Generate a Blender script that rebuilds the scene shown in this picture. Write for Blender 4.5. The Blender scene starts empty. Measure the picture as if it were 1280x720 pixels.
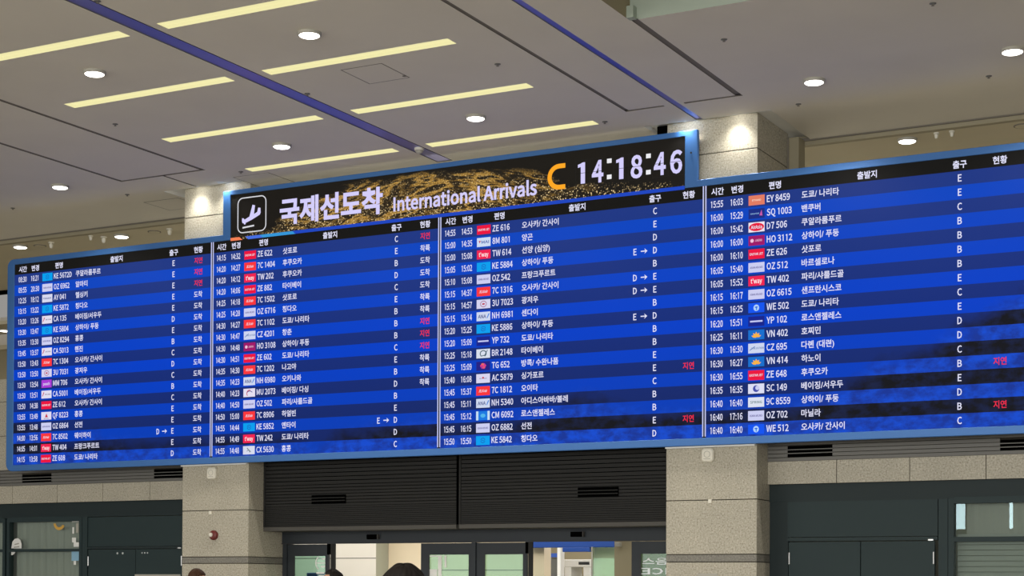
import bpy, bmesh, math, random
from mathutils import Vector, Matrix, Euler

random.seed(7)
SC = bpy.context.scene
COL = SC.collection
PI = math.pi

# ------------------------------------------------------------------ camera
F_PX, PY = 2126.86, 701.365
YAW, PITCH, ROLL = 0.490932, 0.0144776, 0.0044784
CAM = Vector((14.0, -26.0, 1.6))
FW = Vector((-math.sin(YAW) * math.cos(PITCH), math.cos(YAW) * math.cos(PITCH), math.sin(PITCH)))
_r = Vector((math.cos(YAW), math.sin(YAW), 0.0))
_u = _r.cross(FW)
RT = _r * math.cos(ROLL) + _u * math.sin(ROLL)
UP = -_r * math.sin(ROLL) + _u * math.cos(ROLL)
cd = bpy.data.cameras.new('camera')
cam = bpy.data.objects.new('camera', cd)
COL.objects.link(cam)
cd.sensor_width = 36.0
cd.sensor_fit = 'HORIZONTAL'
cd.lens = F_PX / 1280 * 36.0
cd.shift_y = (PY - 360) / 1280
cd.clip_end = 300
M = Matrix((RT, UP, -FW)).transposed().to_4x4()
M.translation = CAM
cam.matrix_world = M
SC.camera = cam


def at(x, y, Y=None, Z=None, X=None, depth=None):
    """world point seen at photo pixel (x, y) on a given plane"""
    d = RT * (x - 640) - UP * (y - PY) + FW * F_PX
    if Y is not None:
        t = (Y - CAM.y) / d.y
    elif Z is not None:
        t = (Z - CAM.z) / d.z
    elif X is not None:
        t = (X - CAM.x) / d.x
    else:
        t = depth / F_PX
    return CAM + d * t


# ------------------------------------------------------------------ light
SC.view_settings.view_transform = 'Standard'
SC.view_settings.look = 'None'
SC.view_settings.gamma = 1.0
SC.view_settings.use_curve_mapping = False
SC.view_settings.exposure = 0.0
w = bpy.data.worlds.new('world')
SC.world = w
w.use_nodes = True
bg = w.node_tree.nodes['Background']
bg.inputs[0].default_value = (1.0, 0.97, 0.92, 1)
bg.inputs[1].default_value = 0.30


def area(name, loc, rot, sx, sy, power, color):
    l = bpy.data.lights.new(name, 'AREA')
    l.shape = 'RECTANGLE'
    l.size, l.size_y, l.energy, l.color = sx, sy, power, color
    o = bpy.data.objects.new(name, l)
    COL.objects.link(o)
    o.location, o.rotation_euler = loc, rot
    return o


# added fill lights far behind the camera, as assumed kerbside daylight; no glazing built
DAY_FILL = (1.0, 0.985, 0.945)
area('daylight_fill', (-17, -37, 4.2), (PI / 2, 0, 0), 30, 6.5, 2300, DAY_FILL)
area('daylight_fill', (14, -37, 4.2), (PI / 2, 0, 0), 24, 6.5, 4500, DAY_FILL)
area('daylight_slit_fill', (-1.27, -37, 4.55), (PI / 2, 0, 0), 0.36, 1.5, 15, (0.72, 0.88, 1.0))  # added light strips, mirrored as bluish slits in the right window
area('daylight_slit_fill', (0.60, -37, 4.55), (PI / 2, 0, 0), 0.13, 1.5, 6, (0.72, 0.88, 1.0))
# assumed baggage hall lamp, then added fills for its rear and the void above
area('assumed_hall_lamp', (-3.2, 3.3, 3.28), (0, 0, 0), 11, 2.6, 265, (1.0, 0.97, 0.93))
area('hall_rear_fill', (0.0, 7.2, 3.28), (0, 0, 0), 8, 1.6, 120, (1.0, 0.97, 0.93))
area('upper_hall_fill', (-2, 9.0, 8.6), (0, 0, 0), 26, 3, 1250, (1.0, 0.95, 0.85))


# ------------------------------------------------------------------ materials
def lin(c):
    return tuple(((v / 255) / 12.92 if v / 255 <= 0.04045 else ((v / 255 + 0.055) / 1.055) ** 2.4) for v in c)


def mat(name, rgb, rough=0.6, metal=0.0, spec=0.5, emit=None, estr=1.0, srgb=True):
    m = bpy.data.materials.new(name)
    m.use_nodes = True
    b = m.node_tree.nodes['Principled BSDF']
    c = lin(rgb) if srgb else rgb
    b.inputs['Base Color'].default_value = (*c, 1)
    b.inputs['Roughness'].default_value = rough
    b.inputs['Metallic'].default_value = metal
    b.inputs['Specular IOR Level'].default_value = spec
    if emit:
        b.inputs['Emission Color'].default_value = (*lin(emit), 1)
        b.inputs['Emission Strength'].default_value = estr
    return m


class NT:
    """tiny node-graph helper"""
    def __init__(s, m):
        s.m = m; s.t = m.node_tree; s.n = s.t.nodes; s.l = s.t.links
        s.b = s.n['Principled BSDF']

    def inp(s, sock, v):
        if isinstance(v, (int, float)):
            sock.default_value = v
        elif isinstance(v, (tuple, list)):
            sock.default_value = (*v, 1) if len(v) == 3 and sock.type == 'RGBA' else v
        else:
            s.l.new(v, sock)

    def math(s, op, a, b=0.0, clamp=False):
        n = s.n.new('ShaderNodeMath'); n.operation = op; n.use_clamp = clamp
        s.inp(n.inputs[0], a); s.inp(n.inputs[1], b)
        return n.outputs[0]

    def mix(s, f, a, b):
        n = s.n.new('ShaderNodeMix'); n.data_type = 'RGBA'
        s.inp(n.inputs[0], f); s.inp(n.inputs[6], a); s.inp(n.inputs[7], b)
        return n.outputs[2]

    def pos(s):
        g = s.n.new('ShaderNodeNewGeometry'); x = s.n.new('ShaderNodeSeparateXYZ')
        s.l.new(g.outputs['Position'], x.inputs[0])
        return g.outputs['Position'], x.outputs[0], x.outputs[1], x.outputs[2]

    def vec(s, x, y, z):
        n = s.n.new('ShaderNodeCombineXYZ')
        s.inp(n.inputs[0], x); s.inp(n.inputs[1], y); s.inp(n.inputs[2], z)
        return n.outputs[0]

    def noise(s, v, scale, detail=2.0, rough=0.5):
        n = s.n.new('ShaderNodeTexNoise')
        s.l.new(v, n.inputs['Vector'])
        n.inputs['Scale'].default_value = scale
        n.inputs['Detail'].default_value = detail
        n.inputs['Roughness'].default_value = rough
        return n.outputs['Fac'], n.outputs['Color']

    def ramp(s, f, pts, interp='LINEAR'):
        n = s.n.new('ShaderNodeValToRGB'); e = n.color_ramp.elements
        n.color_ramp.interpolation = interp
        while len(e) < len(pts):
            e.new(0.5)
        for k, (p, c) in zip(e, pts):
            k.position = p
            k.color = (c, c, c, 1) if isinstance(c, (int, float)) else (*c, 1)
        s.inp(n.inputs[0], f)
        return n.outputs[0]

    def base(s, c): s.l.new(c, s.b.inputs['Base Color'])

    def emit(s, c, k=1.0):
        s.l.new(c, s.b.inputs['Emission Color']); s.b.inputs['Emission Strength'].default_value = k


def stone(name, lo, mid, hi, scale=55):
    m = mat(name, mid, 0.55)
    t = NT(m); p, x, y, z = t.pos()
    f, _ = t.noise(p, scale, 3.0, 0.75)
    f2, _ = t.noise(p, 1.6, 2.0)
    c = t.ramp(f, [(0.34, lin(lo)), (0.47, lin(mid)), (0.54, lin(mid)), (0.66, lin(hi))])
    k = t.ramp(f2, [(0.3, 0.90), (0.7, 1.0)])
    n = t.n.new('ShaderNodeMix'); n.data_type = 'RGBA'; n.blend_type = 'MULTIPLY'
    n.inputs[0].default_value = 1.0
    t.l.new(c, n.inputs[6]); t.l.new(k, n.inputs[7])
    t.base(n.outputs[2])
    return m


def plaster(name, rgb, amt=0.06, rough=0.75):
    m = mat(name, rgb, rough)
    t = NT(m); p, x, y, z = t.pos()
    f, _ = t.noise(p, 0.7, 4.0)
    c = lin(rgb)
    t.base(t.ramp(f, [(0.3, tuple(v * (1 - amt) for v in c)), (0.7, tuple(min(1, v * (1 + amt)) for v in c))]))
    return m


MT = {}
MT['granite'] = stone('beige_granite', (132, 126, 110), (179, 173, 156), (208, 202, 187), 36)
MT['granite_dark'] = stone('grey_granite', (92, 90, 84), (126, 123, 114), (152, 148, 138), 36)
MT['joint'] = mat('stone_joint', (58, 54, 46), 0.9)
MT['ceiling'] = plaster('ceiling_paint', (216, 210, 196), 0.03)
MT['ceiling_rear'] = plaster('rear_ceiling_paint', (196, 186, 158), 0.04)
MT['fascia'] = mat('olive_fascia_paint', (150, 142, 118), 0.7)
MT['cream'] = mat('cream_paint', (232, 224, 196), 0.7)
MT['white'] = mat('white_paint', (236, 236, 232), 0.5)
MT['groove'] = mat('ceiling_groove', (118, 112, 102), 0.8)
MT['black'] = mat('black_void', (5, 5, 5), 0.95, spec=0.0)
MT['floor'] = plaster('floor_stone', (172, 166, 154), 0.06, 0.3)
MT['louver'] = mat('louver_metal', (108, 107, 103), 0.55, 0.1)
MT['shutter'] = mat('shutter_metal', (42, 42, 41), 0.65, 0.0, 0.2)
MT['shutter_bar'] = mat('shutter_bar', (80, 78, 74), 0.55, 0.1, 0.3)
MT['door_metal'] = mat('slate_door_metal', (48, 53, 58), 0.5, 0.1, 0.3)
MT['green'] = mat('green_black_metal', (40, 55, 57), 0.55, spec=0.25)
MT['green_dark'] = mat('green_black_frame', (34, 46, 48), 0.55, spec=0.25)
MT['steel'] = mat('bright_steel', (214, 216, 216), 0.35, 0.6)
MT['frame_blue'] = mat('blue_satin_frame', (58, 110, 176), 0.42, 0.2)
MT['strip'] = mat('mirror_strip_metal', (158, 156, 206), 0.42, 1.0)
MT['red'] = mat('alarm_red', (104, 32, 30), 0.4)
MT['plastic'] = mat('white_plastic', (226, 222, 208), 0.45)
MT['plastic_grey'] = mat('grey_plastic', (170, 167, 156), 0.5)
MT['lamp'] = mat('lamp_diffuser', (255, 255, 250), 0.4, emit=(255, 250, 240), estr=5.0)
MT['lamp_warm'] = mat('strip_lamp_diffuser', (60, 58, 48), 0.5, emit=(232, 225, 166), estr=1.0)
MT['housing'] = mat('screen_housing', (40, 42, 46), 0.6)
MT['hall_wall'] = plaster('hall_wall_panel', (222, 216, 204), 0.02)
MT['hall_warm'] = plaster('hall_wall_warm', (232, 216, 186), 0.03)
MT['hall_green'] = plaster('hall_wall_grey', (170, 172, 156), 0.03)
MT['olive'] = plaster('olive_wall', (150, 140, 112), 0.03)
MT['blue_beam'] = mat('blue_fascia', (44, 84, 170), 0.5)
MT['dark_panel'] = mat('dark_partition', (92, 92, 86), 0.6)
MT['blind'] = mat('roller_blind', (160, 163, 160), 0.8)
MT['blind_slat'] = mat('blind_slat', (158, 164, 162), 0.6)
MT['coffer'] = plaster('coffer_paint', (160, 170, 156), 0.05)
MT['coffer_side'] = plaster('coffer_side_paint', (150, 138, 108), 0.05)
MT['amber'] = mat('amber_reflection', (214, 166, 70), 0.5)  # colour of the yellow reflection laid on the left window
MT['skyblue'] = mat('pale_blue_reflection', (140, 184, 210), 0.5)  # colour of a bluish reflection laid on the left window
MT['skywhite'] = mat('bright_white_reflection', (240, 246, 250), 0.5)  # colour of the mirrored sign reflection laid on the door pane


def glass(name, tint, fac):
    m = bpy.data.materials.new(name); m.use_nodes = True
    t = m.node_tree; n = t.nodes
    out = n['Material Output']; n.remove(n['Principled BSDF'])
    tr = n.new('ShaderNodeBsdfTransparent'); tr.inputs[0].default_value = (*tint, 1)
    gl = n.new('ShaderNodeBsdfGlossy'); gl.inputs['Roughness'].default_value = 0.004
    gl.inputs[0].default_value = (0.9, 1, 0.95, 1)
    mx = n.new('ShaderNodeMixShader'); mx.inputs[0].default_value = fac
    t.links.new(tr.outputs[0], mx.inputs[1]); t.links.new(gl.outputs[0], mx.inputs[2])
    t.links.new(mx.outputs[0], out.inputs[0])
    return m


MT['glass_green'] = glass('green_tinted_glass', (0.60, 0.78, 0.71), 0.03)
MT['glass_pale'] = glass('pale_glass', (0.86, 0.95, 0.86), 0.04)
MT['glass'] = glass('window_glass', (0.90, 0.93, 0.90), 0.045)


# ------------------------------------------------------------------ mesh helpers
class MB:
    def __init__(s): s.v = []; s.f = []; s.m = []; s.mats = []

    def mi(s, m):
        m = MT[m] if isinstance(m, str) else m
        if m not in s.mats: s.mats.append(m)
        return s.mats.index(m)

    def face(s, pts, m):
        b = len(s.v); s.v += [tuple(p) for p in pts]
        s.f.append(tuple(range(b, b + len(pts)))); s.m.append(s.mi(m))

    def mesh(s, vs, fs, m):
        b = len(s.v); s.v += [tuple(p) for p in vs]; k = s.mi(m)
        for f in fs:
            s.f.append(tuple(b + i for i in f)); s.m.append(k)

    def box(s, x0, x1, y0, y1, z0, z1, m):
        vs = [(x, y, z) for z in (z0, z1) for y in (y0, y1) for x in (x0, x1)]
        s.mesh(vs, [(0, 2, 3, 1), (4, 5, 7, 6), (0, 1, 5, 4), (2, 6, 7, 3), (0, 4, 6, 2), (1, 3, 7, 5)], m)

    def quad_xz(s, x0, x1, z0, z1, y, m):
        s.face([(x0, y, z0), (x1, y, z0), (x1, y, z1), (x0, y, z1)], m)

    def quad_xy(s, x0, x1, y0, y1, z, m):        # faces down
        s.face([(x0, y0, z), (x0, y1, z), (x1, y1, z), (x1, y0, z)], m)

    def poly_xz(s, pts, y, m):
        s.face([(x, y, z) for x, z in pts], m)

    def lathe(s, c, prof, m, axis='Z', n=28, capped=True):
        """prof: list of (radius, height along axis)"""
        vs = []
        for r, h in prof:
            for i in range(n):
                a = 2 * PI * i / n
                p = (r * math.cos(a), r * math.sin(a), h)
                if axis == 'Y': p = (p[0], h, p[1])
                if axis == 'X': p = (h, p[0], p[1])
                vs.append((c[0] + p[0], c[1] + p[1], c[2] + p[2]))
        fs = []
        for k in range(len(prof) - 1):
            for i in range(n):
                j = (i + 1) % n
                fs.append((k * n + i, k * n + j, (k + 1) * n + j, (k + 1) * n + i))
        if capped:
            fs.append(tuple(range(n))[::-1]); fs.append(tuple((len(prof) - 1) * n + i for i in range(n)))
        s.mesh(vs, fs, m)

    def build(s, name, parent=None, bevel=0.0, smooth=False):
        me = bpy.data.meshes.new(name)
        me.from_pydata(s.v, [], s.f)
        for m in s.mats: me.materials.append(m)
        me.polygons.foreach_set('material_index', s.m)
        if smooth: me.polygons.foreach_set('use_smooth', [True] * len(s.f))
        me.update()
        o = bpy.data.objects.new(name, me); COL.objects.link(o)
        if parent is not None:
            o.parent = parent
            o.matrix_parent_inverse = Matrix.Translation(-Vector(parent.location)) if parent.type == 'EMPTY' else Matrix()
            o.matrix_parent_inverse = Matrix()
            if parent.type == 'EMPTY':
                o.location = -Vector(parent.location)
        if bevel:
            b = o.modifiers.new('bevel', 'BEVEL'); b.width = bevel; b.segments = 2; b.limit_method = 'ANGLE'
        return o


def thing(name, label, cat, loc, group=None, kind=None):
    o = bpy.data.objects.new(name, None); COL.objects.link(o)
    o.location = loc; o.empty_display_size = 0.1
    tag(o, label, cat, group, kind)
    return o


def tag(o, label=None, cat=None, group=None, kind=None):
    if label: o['label'] = label
    if cat: o['category'] = cat
    if group: o['group'] = group
    if kind: o['kind'] = kind
    return o


def struct(mb, name, **k):
    return tag(mb.build(name, **k), kind='structure')


def copy_tree(o, parent=None):
    c = o.copy(); COL.objects.link(c)
    if parent is not None: c.parent = parent
    for ch in list(o.children):
        copy_tree(ch, c)
    return c


def rrect(x0, x1, z0, z1, r, n=6):
    """rounded rectangle, counter-clockwise seen from -Y"""
    pts = []
    for cx, cz, a0 in ((x0 + r, z0 + r, PI), (x1 - r, z0 + r, 1.5 * PI), (x1 - r, z1 - r, 0), (x0 + r, z1 - r, 0.5 * PI)):
        for i in range(n + 1):
            a = a0 + 0.5 * PI * i / n
            pts.append((cx + r * math.cos(a), cz + r * math.sin(a)))
    return pts


_tc = {}


def glyphs(s, off=0.0, res=2):
    """2-D mesh of a string in the built-in font: verts, faces, bounds"""
    k = (s, off, res)
    if k not in _tc:
        c = bpy.data.curves.new('lettering', 'FONT'); c.body = s; c.offset = off; c.resolution_u = res
        o = bpy.data.objects.new('lettering', c); COL.objects.link(o)
        bpy.context.view_layer.update()
        me = bpy.data.meshes.new_from_object(o.evaluated_get(bpy.context.evaluated_depsgraph_get()))
        vs = [(v.co.x, v.co.y) for v in me.vertices]; fs = [tuple(p.vertices) for p in me.polygons]
        bpy.data.objects.remove(o); bpy.data.curves.remove(c); bpy.data.meshes.remove(me)
        xs = [v[0] for v in vs]; ys = [v[1] for v in vs]
        _tc[k] = (vs, fs, (min(xs), max(xs), min(ys), max(ys)))
    return _tc[k]


def text(mb, s, x, z, size, m, y, align='L', xs=1.0, off=0.0, res=2, width=None, height=None, base=False, mirror=False):
    """flat lettering on the plane Y=y; z is the middle of the glyphs' height (or the baseline)"""
    vs, fs, (a, b, c, d) = glyphs(s, off, res)
    kx = size * xs; kz = size
    if width: kx = width / (b - a)
    if height: kz = height / (d - c)
    x0 = {'L': x, 'C': x - kx * (b - a) / 2, 'R': x - kx * (b - a)}[align]
    if mirror:
        out = [(x0 + kx * (b - p), y, z + kz * (q - (c + d) / 2)) for p, q in vs]
        fs = [f[::-1] for f in fs]
    else:
        zz = z if base else z - kz * (c + d) / 2
        out = [(x0 + kx * (p - a), y, zz + kz * q) for p, q in vs]
    mb.mesh(out, fs, m)


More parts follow.
